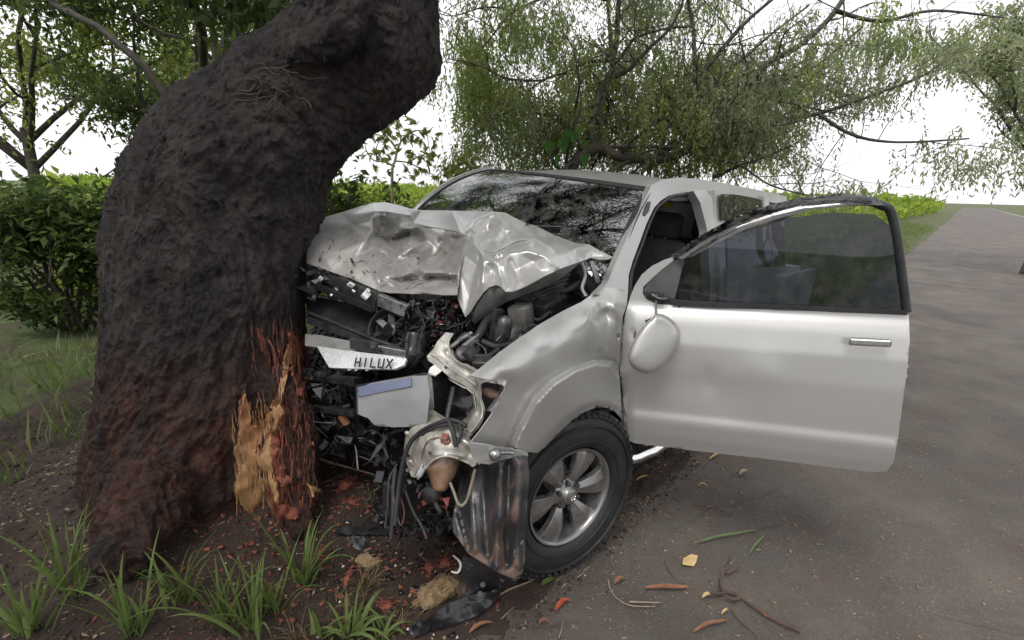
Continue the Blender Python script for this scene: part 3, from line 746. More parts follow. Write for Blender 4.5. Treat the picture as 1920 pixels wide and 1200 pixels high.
up_ = MB(); up_.tube([wpt(735, -300, 2.2) - IB, np.array((-.9, 2.35, 3.2)) - IB, np.array((-1, 2.35, 4.2)) - IB, np.array((-1, 2.3, 5.6)) - IB], [.25, .2, .16, .06], 14, 4)
up_.build('upper_trunk', MATS['wet dark bark'], big, True)
T = np.array([t[0] for t in tips]); T = T[fbm(T * 1.3, 2) > .16]; T = T[T[:, 2] > np.maximum(3.0, 1.9 + .36 * T[:, 1])]
C = np.repeat(T, 12, 0) + rn.normal(0, .11, (len(T) * 12, 3)); n_ = len(C)
V, Fa = leaf_arrays(C - IB, rn.normal(0, 1, (n_, 3)) - [0, 0, .4], rn.normal(0, 1, (n_, 3)), rn.uniform(.05, .10, n_), rn.uniform(.02, .04, n_), .1)
o = raw_mesh('crown', V, Fa, lf_dark, big); o['kind'] = 'stuff'; print('crown', n_)

# --- generic leafy plants
def palm_leaves(points, rn, nl, L, W):
    """hand-shaped leaves: nl leaflets fanned from each point"""
    n_ = len(points); ax = rn.normal(0, 1, (n_, 3)); ax[:, 2] = np.abs(ax[:, 2]) * .6 + .3; ax /= np.linalg.norm(ax, axis=1, keepdims=True)
    t = np.cross(ax, rn.normal(0, 1, (n_, 3))); t /= np.linalg.norm(t, axis=1, keepdims=True); b = np.cross(ax, t); C = []; D = []; Q = []
    for k in range(nl):
        a = (k - (nl - 1) / 2) * 2.2 / nl * 1.3; C.append(points); D.append(t * math.cos(a) + b * math.sin(a) - ax * .25); Q.append(ax)
    return np.vstack(C), np.vstack(D), np.vstack(Q)
def bush(name, label, cat, c, size, nleaf, L, W, m, seed, stems=7, group=None, palm=0, barkm=None, gap=.0):
    rs = random.Random(seed); rn = np.random.RandomState(seed)
    root = bpy.data.objects.new(name, None); COL.objects.link(root); root.location = c; tag(root, label, cat, group)
    mb = MB(); tips = []
    for k in range(stems):
        d = np.array([rs.gauss(0, .5) * size[0] / size[2], rs.gauss(0, .5) * size[1] / size[2], 1.0]); grow([(np.zeros(3), d, size[2] * .55, .012 * size[2] + .006)], 3, mb, tips, rs, .6, .15, .6)
    mb.build('stems', barkm or bark_grey, root, True, recalc=False)
    T = np.array([t[0] for t in tips]); T = T[T[:, 2] > size[2] * .12]; T = T[fbm((T + seed) * 3 / max(size), 2) > -.3 + gap]
    idx = rn.randint(0, len(T), nleaf); C = T[idx] + rn.normal(0, 1, (nleaf, 3)) * np.array(size) * .06
    if palm: C, D, Q = palm_leaves(C, rn, palm, L, W)
    else: D = rn.normal(0, 1, (nleaf, 3)); D[:, 2] *= .6; Q = rn.normal(0, .5, (nleaf, 3)) + [0, 0, 1]
    n_ = len(C); V, Fa = leaf_arrays(C, D, Q, rn.uniform(.6, 1.1, n_) * L, rn.uniform(.7, 1.1, n_) * W, .2)
    o = raw_mesh('foliage', V, Fa, m, root); o['kind'] = 'stuff'; return root

# slim palmate sapling between trunk and cab
def sapling(name, label, limbs, d, seed, nl, m, L=.085, W=.022):
    rn = np.random.RandomState(seed); base = wpt(limbs[0][0][0], limbs[0][0][1], d); base[2] = GZ
    root = bpy.data.objects.new(name, None); COL.objects.link(root); root.location = base; tag(root, label, 'sapling'); mb = MB(); pts = []
    for i, lb in enumerate(limbs):
        P_ = [wpt(u, v, d + .03 * j * math.sin(i * 2)) for j, (u, v) in enumerate(lb)]
        if i == 0: P_ = [base] + P_
        Q = smooth_path(np.array(P_), 6) - base; mb.tube(Q, np.linspace(.022 if i == 0 else .012, .004, len(Q)), 6)
        for j in range(len(Q) // 3, len(Q)): pts += [Q[j] + rn.normal(0, .07, 3) for _ in range(nl if rn.rand() < .8 else 0)]
    mb.build('stem', bark_pale, root, True)
    C, D, Qn = palm_leaves(np.array(pts), rn, 7, L, W); V, Fa = leaf_arrays(C, D, Qn, rn.uniform(.7, 1.1, len(C)) * L, W, .08)
    o = raw_mesh('foliage', V, Fa, m, root); o['kind'] = 'stuff'; return root
sapling('sapling', 'slim pale sapling with hand-shaped leaves against the white sky, right of the trunk',
        [[(735, 350), (741, 300), (752, 265), (770, 250), (790, 262)], [(740, 312), (722, 304), (700, 300), (686, 280), (684, 258)], [(741, 302), (765, 305), (790, 318), (800, 330)], [(746, 284), (732, 264), (716, 246), (700, 238)],
         [(752, 265), (775, 246), (798, 250), (806, 285)], [(722, 304), (706, 282), (712, 262)], [(765, 305), (790, 292), (806, 300)], [(752, 265), (748, 246), (738, 232)]], 6.2, 4, 2, lf_soft)
sapling('sapling', 'small wispy sapling tip peeping over the far edge of the windscreen',
        [[(855, 350), (862, 330), (872, 318), (885, 312)], [(862, 330), (850, 322), (845, 330)], [(872, 318), (868, 308), (880, 300)]], 6.5, 9, 3, lf_soft)
# bushes by the trunk
def gpt(u, d, z=GZ):
    p = wpt(u, 600, d); return (p[0], p[1], z)
bush('shrub', 'dark leafy shrub tight against the right side of the leaning trunk', 'shrub', gpt(655, 5.2), (.55, .5, 1.75), 1500, .10, .05, lf_mid, 31, 8)
bush('shrub', 'low dark rosette shrub in front of the lime green field', 'shrub', gpt(690, 6.0), (.55, .5, 1.30), 1300, .14, .035, lf_mid, 32, 9)
bush('shrub', 'pale lime bush beneath the slim sapling', 'shrub', gpt(722, 7.6), (.9, .8, 1.75), 3200, .10, .045, lf_lime, 33, 9)
bush('shrub', 'yellow green bush just left of the windscreen pillar', 'shrub', gpt(800, 9.0), (1.3, 1.0, 1.42), 3600, .11, .05, lf_lime, 34, 12)
# tree behind the trunk at top left
def leafy_tree(name, label, base, h, spread, nleaf, m, seed, L=.09, W=.035, r=.12, levels=4, minz=.25, barkm=None):
    rs = random.Random(seed); rn = np.random.RandomState(seed); root = bpy.data.objects.new(name, None); COL.objects.link(root); root.location = base; tag(root, label, 'tree')
    mb = MB(); tips = []; top = np.array([rs.gauss(0, .2), rs.gauss(0, .2), h * .45]); mb.tube([np.zeros(3), top * .5 + [rs.gauss(0, .1), 0, 0], top], [r, r * .8, r * .65], 10, 3)
    br = MB()
    for k in range(7):
        a = k * 2.4 + rs.random(); grow([(top * rs.uniform(.7, 1), np.array([math.cos(a) * spread, math.sin(a) * spread, rs.uniform(.4, 1.4)]), h * .42, r * .45)], levels, br, tips, rs, .6, .1, .62)
    mb.build('trunk', barkm or bark_grey, root, True); br.build('branches', barkm or bark_grey, root, True, kind='stuff', recalc=False)
    T = np.array([t[0] for t in tips]); T = T[T[:, 2] > h * minz]; T = T[fbm((T + seed) * 1.0, 2) > -.4]
    C = T[rn.randint(0, len(T), nleaf)] + rn.normal(0, .16, (nleaf, 3)); D = rn.normal(0, 1, (nleaf, 3)) - [0, 0, .5]
    V, Fa = leaf_arrays(C, D, rn.normal(0, .6, (nleaf, 3)) + [0, 0, .6], rn.uniform(.6, 1.2, nleaf) * L, rn.uniform(.7, 1.2, nleaf) * W, .15)
    o = raw_mesh('crown', V, Fa, m, root); o['kind'] = 'stuff'; return root
leafy_tree('broadleaf_tree', 'dark leafy tree seen behind the upper left of the leaning trunk', gpt(430, 6.5), 5.2, .9, 26000, lf_mid, 41, .12, .045)
leafy_tree('broadleaf_tree', 'pale green leafy tree at the far left edge beyond the verge', gpt(120, 10.), 5.6, 1.0, 26000, lf_soft, 42, .13, .05)
leafy_tree('broadleaf_tree', 'grey green tree across the road at the far right edge', gpt(1900, 13.), 5.5, 1.0, 22000, lf_hang, 43, .14, .05)
bush('shrub', 'tall dark bush on the verge left of the leaning trunk', 'shrub', gpt(150, 5.5), (1.4, 1.2, 1.6), 7000, .12, .05, lf_mid, 35, 12)
# things only mirrored in paint and glass: trees along the road behind the camera
leafy_tree('broadleaf_tree', 'roadside tree standing behind the photographer to the left', (-5.5, -3.5, GZ), 7, 1.0, 16000, lf_dark, 44, .2, .09)
leafy_tree('broadleaf_tree', 'roadside tree standing behind the photographer beyond the road', (7.5, -5.5, GZ), 6.5, 1.0, 16000, lf_dark, 45, .2, .09)
leafy_tree('broadleaf_tree', 'roadside tree further back along the verge', (-9.5, -9, GZ), 7, 1.0, 12000, lf_dark, 46, .22, .1)

tick('trees')
# crop field reaching to the horizon (uncountable): clumped leaves, denser and lower detail with distance
rn = np.random.RandomState(50); Cs, Ls, Ws = [], [], []
for (r0, r1, cnt, L, hh) in [(8, 14, 60000, .11, 1.05), (14, 24, 60000, .17, 1.35), (24, 45, 60000, .32, 1.75), (45, 120, 50000, .75, 2.1)]:
    th = rn.uniform(-.72, .72, cnt * 2); rr = np.sqrt(rn.uniform(r0 ** 2, r1 ** 2, cnt * 2)); x = rr * np.sin(th) ; y = rr * np.cos(th)
    ok = edge_dist(x, y) < -2.2; x, y = x[ok][:cnt], y[ok][:cnt]
    hm = hh * (.72 + .30 * fbm(np.stack([x * .9, y * .9, 0 * x], 1), 3)) ; z = GZ + hm * rn.uniform(.0, 1, len(x)) ** .5
    Cs.append(np.stack([x, y, z], 1)); Ls.append(rn.uniform(.6, 1.2, len(x)) * L); Ws.append(rn.uniform(.35, .6, len(x)) * L)
C = np.vstack(Cs); n_ = len(C); D = rn.normal(0, 1, (n_, 3)); D[:, 2] = np.abs(D[:, 2]) * .8
V, Fa = leaf_arrays(C, D, rn.normal(0, .5, (n_, 3)) + [0, 0, .8], np.concatenate(Ls), np.concatenate(Ws), .2)
o = raw_mesh('crop_field', V, Fa, lf_lime); tag(o, 'lime green leafy crop field stretching to the horizon', 'crops', kind='stuff'); print('field', n_)

# climbing vine leaves hanging from the limb just above the roof
vn = bpy.data.objects.new('vine', None); COL.objects.link(vn); vb = wpt(1045, 250, 6.6); vn.location = vb; tag(vn, 'broad heart-shaped vine leaves hanging just above the cab roof', 'vine')
mb = MB(); mb.tube([wpt(1075, 230, 6.7) - vb, wpt(1070, 262, 6.6) - vb, wpt(1040, 278, 6.6) - vb, wpt(1025, 290, 6.6) - vb], .006, 5, 4)
mb.tube([wpt(1070, 262, 6.6) - vb, wpt(1085, 285, 6.6) - vb, wpt(1098, 304, 6.6) - vb], .005, 5, 4); mb.build('stem', bark_grey, vn, True)
for (u, v, s_) in [(1031, 278, 13), (1056, 273, 13), (1077, 258, 11), (1045, 300, 9), (1096, 300, 10), (1094, 268, 7), (1066, 250, 9)]:
    c = wpt(u, v, 6.6) - vb; k = s_ * 6.6 / F; a = np.array([1, .3, 0]); b = np.array([0, -.25, 1.])
    a = a * rs.uniform(.7, 1); pr = [(0, .75), (.35, 1), (.8, .75), (.85, .1), (.4, -.6), (0, -1.25), (-.4, -.6), (-.85, .1), (-.8, .75), (-.35, 1)]
    me_ = MB(); me_.add([c + np.array([0, .02, 0])] + [c + k * (x_ * a + z_ * b) for x_, z_ in pr], [(0, i, i % 10 + 1) for i in range(1, 11)]); me_.build('leaf', lf_heart, vn)

tick('veg')
# ================================================================== THE WRECKED PICKUP
car = bpy.data.objects.new('pickup_truck', None); COL.objects.link(car)
tag(car, 'silver double cab pickup with crushed front and open door, jammed against the tree', 'pickup truck')
car.matrix_world = Matrix([list(CM[i]) + [CT[i]] for i in range(3)] + [[0, 0, 0, 1]])
def vp(*a): return Vector(cpt(*a))
def P3(*pts): return [cpt(u, v, sp) for u, v, sp in pts]

# --- windscreen: corners in vehicle coordinates, bowed forward
wTL, wTR, wBR, wBL = (np.array(q) for q in ((-.905, .60, 1.655), (-.975, -.60, 1.693), (-.455, -.71, 1.36), (-.345, .735, 1.10)))
def ws(s, t, off=0):     # s 0..1 right->left of vehicle, t 0..1 top->bottom
    p = (1 - t) * ((1 - s) * wTR + s * wTL) + t * ((1 - s) * wBR + s * wBL)
    b = 4 * s * (1 - s); return p + np.array([.115 * b, 0, .004 * b + .020 * b * t]) + np.array([.03, 0, .04]) * 4 * t * (1 - t) + np.array([.6, 0, .8]) * off
def ws_patch(s0, s1, t0, t1, ns, nt_, off=0):
    m = MB(); V = [ws(s0 + (s1 - s0) * i / ns, t0 + (t1 - t0) * j / nt_, off) for i in range(ns + 1) for j in range(nt_ + 1)]
    Fc = [(i * (nt_ + 1) + j, i * (nt_ + 1) + j + 1, (i + 1) * (nt_ + 1) + j + 1, (i + 1) * (nt_ + 1) + j) for i in range(ns) for j in range(nt_)]
    return m.add(V, Fc)
g = ws_patch(.0, 1, 0, 1, 40, 20).build('windscreen', glass_ws, car, True)
m = MB()
for s0, s1, t0, t1 in ((-.012, 1.012, -.02, .035), (-.014, .010, -.02, 1.0), (.985, 1.014, -.02, 1.0)):
    ns = 40 if s1 - s0 > .5 else 2; nn = 2 if s1 - s0 > .5 else 24
    q = ws_patch(s0, s1, t0, t1, ns, nn, .004); m.add(q.v, q.f)
o = m.build('windscreen_seal', rubber, car, True); s_ = o.modifiers.new('t', 'SOLIDIFY'); s_.thickness = .006
# paper and tinted band seen in the glass
m = ws_patch(.70, .95, .30, .50, 6, 4, -.02); m.build('sun_strip', simple('green card on dash', (.10, .14, .05), .6), car, True)
# wiper
m = MB(); m.tube([ws(.30, .93, .03), ws(.45, .84, .035), ws(.62, .74, .03), ws(.78, .62, .02)], .007, 6, 3); m.tube([ws(.44, .94, .02), ws(.52, .88, .045), ws(.60, .76, .04)], [.012, .010, .006], 6, 3)
m.build('wiper', blk, car, True)
m = MB(); m.tube([ws(.10, .92, .03), ws(.25, .88, .035), ws(.42, .90, .03)], .006, 6, 3); m.build('wiper', blk, car, True)

# far A pillar beside the glass
m = MB(); m.tube([ws(-.022, t, -.012) for t in np.linspace(-.03, 1.0, 14)], [.030] * 14, 10, 0); m.build('far_pillar', silver, car, True)
# --- roof
def roof_pt(s, x):       # s 0..1 right->left, x vehicle X
    y = -.60 + 1.2 * s; b = 1 - (2 * s - 1) ** 2
    fx = ws(s, -.02)[0]; t = (fx - x)
    z = ws(s, -.02)[2] + (.036 + .032 * min(1, s * 1.6)) * math.sin(min(t, 1.2) / 1.2 * math.pi / 2) + .045 * b * min(1, t * 2)
    zz = z + max(0, t - .9) * .028
    zz -= (.055 if s > .5 else .03) * abs(2 * s - 1) ** 8 * min(1, .35 + t * 2)
    return (x, y * (1 + (.06 if s > .5 else 0) * min(1, t)) , zz)
m = MB(); NS, NX = 32, 30; V = []
for i in range(NS + 1):
    s = i / NS; fx = ws(s, -.02)[0] - .16 * max(0, 1 - 2 * s) ** 12
    for j in range(NX + 1):
        x = fx + (-2.86 - fx) * (j / NX) ** 1.3; V.append(roof_pt(s, x))
V = np.array(V); V[:, 2] += .0035 * fbm(V * 3, 3)
m.add(V, [(i * (NX + 1) + j, i * (NX + 1) + j + 1, (i + 1) * (NX + 1) + j + 1, (i + 1) * (NX + 1) + j) for i in range(NS) for j in range(NX)])
o = m.build('roof', silver, car, True); s_ = o.modifiers.new('t', 'SOLIDIFY'); s_.thickness = .02; s_.offset = -1
# twigs and leaves dropped on the roof are their own thing, see debris

# --- left cab side: A pillar, roof rail, openings
Y1 = lambda v: ('Y', .775 - .16 * max(0, min(1, (560 - v) / 210)))
rail_o = [(1118, 552), (1139, 530), (1158, 484), (1178, 440), (1196, 402), (1210, 372), (1216, 358), (1222, 347), (1240, 337), (1270, 333), (1305, 335), (1345, 341), (1395, 351), (1445, 361), (1475, 368)]
rail_i = [(1475, 384), (1445, 379), (1395, 371), (1362, 366), (1341, 362), (1322, 360), (1300, 360), (1272, 361), (1253, 367), (1238, 377), (1226, 390), (1212, 420), (1200, 453), (1186, 490), (1179, 515), (1177, 560)]
ct = [(u, v, Y1(v)) for u, v in rail_o] + [(u, v, Y1(v)) for u, v in rail_i]
sheet('cab_side', rail_o + rail_i, ct, silver, car, 6, 'smooth', .03)
# black clip on the pillar
sheet('pillar_trim', [(1216, 378), (1221, 378), (1217, 396), (1210, 405), (1207, 402), (1211, 388)], [(u, v, depth(u, v, Y1(v)) - .012) for u, v in [(1216, 378), (1221, 378), (1210, 405), (1207, 402)]], blk, car, 4, 'smooth', .006)
# rubber seal inside the door opening
m = MB(); pth = [cpt(u, v, depth(u, v, Y1(v)) + .012) for u, v in [(1181, 560), (1183, 518), (1190, 492), (1204, 456), (1216, 422), (1230, 392), (1241, 381), (1256, 371), (1274, 366), (1298, 366), (1308, 376), (1318, 400), (1331, 440), (1338, 520), (1338, 640)]]
m.tube(pth, .009, 8, 4); m.build('door_seal', rubber, car, True)
# B pillar
bp = [(1300, 358), (1322, 356), (1336, 372), (1344, 424), (1349, 520), (1350, 700), (1330, 700), (1331, 520), (1326, 430), (1313, 380)]
sheet('pillar', bp, [(u, v, ('Y', .66 + .17 * min(1, max(0, (v - 360) / 160)))) for u, v in bp], silver, car, 6, 'smooth', .05)
bp = [(1340, 356), (1362, 360), (1364, 430), (1366, 520), (1366, 690), (1349, 700), (1350, 520), (1344, 424), (1341, 380)]
sheet('pillar', bp, [(u, v, depth(u, v, ('Y', .67 + .18 * min(1, max(0, (v - 360) / 160))))) for u, v in bp], silver, car, 6, 'smooth', .05)
# rear door: skin, window, smoked deflector
def rd(v): return ('Y', .685 + .165 * min(1, max(0, (v - 372) / 130)))
rdo = [(1362, 505), (1400, 503), (1448, 500), (1475, 500), (1470, 640), (1445, 655), (1366, 690)]
sheet('rear_door', rdo, [(u, v, ('Y', .85 if v < 560 else .86)) for u, v in rdo] + [(1420, 560, ('Y', .875))], silver, car, 8, 'smooth', .04)
rw = [(1364, 372), (1395, 376), (1445, 384), (1470, 390), (1472, 500), (1445, 501), (1400, 503), (1364, 505)]
sheet('rear_door_window', rw, [(u, v, depth(u, v, rd(v)) + .015) for u, v in rw], glass_tint, car, 10, 'smooth', .005)
dv = [(1352, 364), (1375, 364), (1410, 370), (1448, 380), (1472, 388), (1472, 402), (1445, 398), (1418, 392), (1392, 392), (1372, 399), (1362, 414), (1354, 412)]
sheet('window_deflector', dv, [(u, v, depth(u, v, rd(v)) - .03) for u, v in dv], smoke, car, 6, 'smooth', .004)
# cab rear wall, far side, floor, bulkhead (plain vehicle-coordinate panels)
m = MB(); zr = 1.785
m.add([(-2.86, -.66, zr), (-2.86, .66, zr), (-2.88, .80, 1.25), (-2.88, -.80, 1.25), (-2.88, .85, .55), (-2.88, -.85, .55)], [(0, 1, 2, 3), (3, 2, 4, 5)])
m.add([(-2.50, .872, .60), (-2.90, .872, .62), (-2.90, .86, 1.2), (-2.87, .70, 1.775), (-2.72, .705, 1.765), (-2.60, .83, 1.24)], [(0, 1, 2, 3, 4, 5)])
o = m.build('cab_back', silver, car); o.modifiers.new('t', 'SOLIDIFY').thickness = .02
m = MB(); m.add([(-2.872, -.5, 1.62), (-2.872, .5, 1.62), (-2.892, .56, 1.3), (-2.892, -.56, 1.3)], [(0, 1, 2, 3)]); m.build('rear_window', glass_tint, car)
m = MB(); m.add([(-.44, -.80, .45), (-2.86, -.85, .45), (-2.86, -.82, 1.2), (-.45, -.78, 1.2)], [(0, 1, 2, 3)])
for a_, b_ in (((-.50, -.73, 1.2), (-1.02, -.62, 1.62)), ((-1.62, -.80, 1.2), (-1.66, -.66, 1.72)), ((-2.80, -.81, 1.2), (-2.82, -.66, 1.74)), ((-1.15, -.59, 1.655), (-2.84, -.62, 1.72))): m.bar(a_, b_, .05, .07)
o = m.build('cab_far_side', silver, car); o.modifiers.new('t', 'SOLIDIFY').thickness = .02
m = MB(); m.add([(-.5, -.78, 1.2), (-1.62, -.80, 1.2), (-1.66, -.67, 1.69), (-1.0, -.64, 1.67)], [(0, 1, 2, 3)]); m.add([(-1.66, -.80, 1.2), (-2.8, -.81, 1.2), (-2.82, -.67, 1.71), (-1.7, -.67, 1.69)], [(0, 1, 2, 3)]); m.build('far_windows', glass_tint, car)
m = MB(); m.box((-1.65, 0, .42), (2.4, 1.6, .06)); m.build('cab_floor', interior, car)
m = MB(); m.box((-1.92, 0, 1.665), (1.5, 1.12, .01)); m.build('headliner', interior_lt, car)
# dashboard, steering wheel, seats
m = MB(); m.add([(-.46, -.68, 1.20), (-.46, .70, 1.12), (-.80, .68, 1.12), (-.80, -.66, 1.16), (-.90, .68, .95), (-.90, -.66, .98), (-.80, .68, .6), (-.80, -.66, .6)], [(0, 1, 2, 3), (3, 2, 4, 5), (5, 4, 6, 7)]); o = m.build('dashboard', blk, car); o.modifiers.new('t', 'SOLIDIFY').thickness = .04
m = MB(); c_ = np.array([-1.02, .36, 1.05]); ax_ = np.array([-.85, 0, .5]); x_, y_, _z = frame(ax_)
m.tube([c_ + .185 * (math.cos(a) * x_ + math.sin(a) * y_) for a in np.linspace(0, 2 * math.pi, 33)], .016, 8, 0, False)
for a in (0.3, 2.8, 4.7): m.tube([c_, c_ + .18 * (math.cos(a) * x_ + math.sin(a) * y_)], .014, 6)
m.tube([c_, c_ + np.array([.3, 0, -.18])], .03, 8); m.lathe([(-.02, 0), (-.02, .05), (.02, .06), (.025, 0)], c_, ax_, 16); m.build('steering_wheel', blk, car, True)
def seat(cx, cy, ww):
    st = bpy.data.objects.new('seat', None); COL.objects.link(st); st.parent = car
    def pad(name, c, sz, ry, mt, bv):
        m = MB(); m.box(c, sz, (0, ry, 0)); return m.build(name, mt, st, True, bv)
    pad('cushion', (cx, cy, .72), (.5, ww, .17), -.1, interior, .05)
    pad('backrest', (cx - .30, cy, 1.06), (.15, ww * .95, .66), -.22, interior, .06)
    pad('headrest', (cx - .43, cy, 1.47), (.10, min(.27, ww * .6), .18), -.15, interior, .045)
    m = MB(); m.tube([(cx - .39, cy - .05, 1.33), (cx - .41, cy - .05, 1.44)], .006, 6); m.tube([(cx - .39, cy + .05, 1.33), (cx - .41, cy + .05, 1.44)], .006, 6); m.build('headrest_posts', bare_steel, st, True)
seat(-1.28, .36, .50); seat(-1.28, -.36, .50); seat(-2.2, .36, .6); seat(-2.2, -.36, .6)
m = MB(); m.add(P3((1242, 380, 3.35), (1262, 378, 3.4), (1254, 394, 3.4), (1250, 392, 3.36)), [(0, 1, 2, 3)]); o = m.build('yellow_card', yellow, car); o.modifiers.new('t', 'SOLIDIFY').thickness = .003
m = MB(); m.tube([(-1.62, .70, 1.50), (-1.56, .72, 1.2), (-1.45, .70, .75)], .004, 6, 3, True, 6); m.build('seat_belt', interior, car, True)
# sill, step and chassis
m = MB(); m.box((-1.66, .80, .47), (2.5, .12, .16)); m.build('door_sill', under_silver, car, False, .02)
st = [cpt(1184, 868, ('Z', .26)), cpt(1212, 851, ('Z', .275)), cpt(1245, 833, ('Z', .285))]
_s0 = st[0]; m = MB(); m.tube([_s0 + [.10, -.18, .12], _s0 + [.02, -.03, .02], st[1], st[2], st[2] + [-.9, 0, .02], st[2] + [-1.5, -.02, .02], st[2] + [-1.62, -.2, .08]], .028, 12, 4); m.build('side_step', chrome, car, True)
m = MB(); m.box((-1.5, .50, .38), (4.2, .1, .14)); m.box((-1.5, -.50, .38), (4.2, .1, .14)); m.box((-.6, 0, .45), (.5, .9, .25)); m.build('chassis', gunk_dark, car, False, .01)
# cargo bed
m = MB(); zb = 1.20
m.add([(-2.95, .86, .62), (-4.5, .86, .66), (-4.5, .86, zb), (-2.95, .86, zb - .03)], [(0, 1, 2, 3)]); m.add([(-2.95, -.86, .62), (-4.5, -.86, .66), (-4.5, -.86, zb), (-2.95, -.86, zb - .03)], [(0, 1, 2, 3)])
m.add([(-2.95, -.86, .66), (-2.95, .86, .66), (-2.95, .86, zb - .03), (-2.95, -.86, zb - .03)], [(0, 1, 2, 3)]); m.add([(-2.95, -.86, .7), (-2.95, .86, .7), (-4.5, .86, .7), (-4.5, -.86, .7)], [(0, 1, 2, 3)])
o = m.build('cargo_bed', silver, car); o.modifiers.new('t', 'SOLIDIFY').thickness = .05
m = MB(); m.box((-4.53, 0, .95), (.05, 1.5, .5)); m.build('tailgate', silver, car, True, .015)
m = MB(); m.box((-4.68, 0, .52), (.16, 1.6, .2)); m.build('rear_bumper', chrome, car, True, .03)

# --- wheels
def tyre_mb(c, ax, r=.388, rr=.224, w_=.25):
    """c is the rim face centre, ax points outward"""
    m = MB(); a = np.asarray(ax, float); a /= np.linalg.norm(a)
    prof = [(-.02, rr), (.012, rr + .006), (.026, rr + .03), (.030, rr + .07), (.020, r - .05), (.002, r - .022), (-.012, r - .010), (-.03, r - .004), (-w_ / 2, r), (-w_ + .03, r - .004), (-w_ + .012, r - .012), (-w_, r - .03), (-w_ - .02, r - .06), (-w_ - .02, rr + .05), (-w_ + .02, rr)]
    m.lathe(prof, c, a, 96)
    x, y, d = frame(a)
    # raised sidewall ribs and tread blocks
    for q in (r - .062, rr + .035): m.lathe([(.022, q), (.033, q + .003), (.033, q + .008), (.022, q + .012)], c, a, 96)
    for k in range(60):
        th = 2 * math.pi * k / 60; e = math.cos(th) * x + math.sin(th) * y; t = np.cross(d, e)
        for z0, sh, wd in ((-.016, 0, .034), (-.062, .5, .030), (-.105, 0, .032), (-.15, .5, .030), (-.195, 0, .032), (-.236, .5, .03)):
            th2 = th + sh * 2 * math.pi / 60; e2 = math.cos(th2) * x + math.sin(th2) * y; t2 = np.cross(d, e2)
            rb = r - (.006 if abs(z0 + w_ / 2) > .09 else .0); sk = .35 if k % 2 else -.35
            aa = t2 * math.cos(sk) + d * math.sin(sk); bb = np.cross(e2, aa); m.box(np.asarray(c) + d * z0 + e2 * (rb + .001), (.013, .028, wd), axes=np.array([e2, aa, bb]))
    for k in range(60):
        th = 2 * math.pi * (k + .25) / 60; e = math.cos(th) * x + math.sin(th) * y; t = np.cross(d, e); n_ = (e * .8 + d * .6); m.box(np.asarray(c) + d * .004 + e * (r - .021), (.010, .020, .022), axes=np.array([n_, t, np.cross(n_, t)]))
    return m
def rim_parts(c, ax, parent, full=True, roll0=0.0):
    a = np.asarray(ax, float); a /= np.linalg.norm(a); x, y, d = frame(a); c = np.asarray(c, float)
    m = MB(); m.lathe([(-.01, .218), (.010, .224), (.014, .222), (.012, .212), (-.004, .208), (-.02, .204), (-.16, .19), (-.17, .18)], c, a, 72); o = m.build('rim', rimm, parent, True)
    m = MB(); m.lathe([(-.075, .195), (-.085, .10), (-.09, .03), (-.09, 0)], c, a, 48); m.lathe([(-.055, .05), (-.050, .165), (-.062, .165), (-.065, .05)], c, a, 48); m.build('brake_disc', rim_dark, parent, True)
    m = MB(); e = x * math.cos(2.2) + y * math.sin(2.2); m.box(c + e * .13 - d * .05, (.09, .13, .05), axes=np.array([e, np.cross(d, e), d])); m.build('brake_caliper', gunk, parent, True, .01)
    # six flared spokes with a raised blade on one flank
    for k in range(6):
        th = roll0 + k * math.pi / 3; ca, sa = math.cos(th), math.sin(th); e = ca * x + sa * y; t = -sa * x + ca * y; V = []; rows = 9
        for i in range(rows):
            s = i / (rows - 1); rad = .036 + .176 * s; hw0 = .020 + .056 * s ** 1.2; hw1 = .019 + .044 * s ** 1.2 ; z = -.030 + .036 * math.sin(s * math.pi * .62) - .012 * s ** 3
            for (off, dz) in ((-hw0, -.030), (-hw0 * .96, -.004), (-hw0 * .45, .000), (hw1 * .15, .004), (hw1 * .90, -.008), (hw1, -.032)):
                V.append(c + e * rad + t * off + d * (z + dz))
        Fc = [(i * 6 + j, i * 6 + j + 1, (i + 1) * 6 + j + 1, (i + 1) * 6 + j) for i in range(rows - 1) for j in range(5)] + [tuple(range(6))]
        mm = MB(); mm.add(V, Fc); mm.build('spoke', rimm, parent, False, .002)
    m = MB(); m.lathe([(-.05, .075), (-.024, .070), (-.016, .055), (-.012, .040), (.004, .036), (.010, .030), (.012, 0)], c, a, 40); m.build('hub_cap', rimm, parent, True)
    m = MB()
    for sx, sy in ((.021, .014), (.007, .013), (.020, .006)):
        m.tube([c + d * .0135 + x * sx * math.cos(q) + y * sy * math.sin(q) + y * (.005 if sy < .01 else 0) for q in np.linspace(0, 2 * math.pi, 25)], .0018, 5, 0, False)
    m.build('emblem', chrome, parent, True)
    for k in range(6):
        th = roll0 + (k + .5) * math.pi / 3; e = math.cos(th) * x + math.sin(th) * y; q = c + e * .058
        m = MB(); m.lathe([(-.03, .016), (-.020, .016), (-.020, .011), (.004, .0105), (.008, .006), (.008, 0)], q - d * .006, a, 6 if False else 10); m.build('lug_nut', gunk, parent, False)
WA = np.array([.2719, .9621, .0141]); WA /= np.linalg.norm(WA)
WC = np.array([-.0746, .8669, .3161])
wh = bpy.data.objects.new('wheel', None); COL.objects.link(wh); wh.parent = car
wh['label'] = 'front left wheel turned outward, six-spoke alloy rim'
tyre_mb(WC, WA).build('tyre', rubber, wh, True); rim_parts(WC, WA, wh, True, .18)
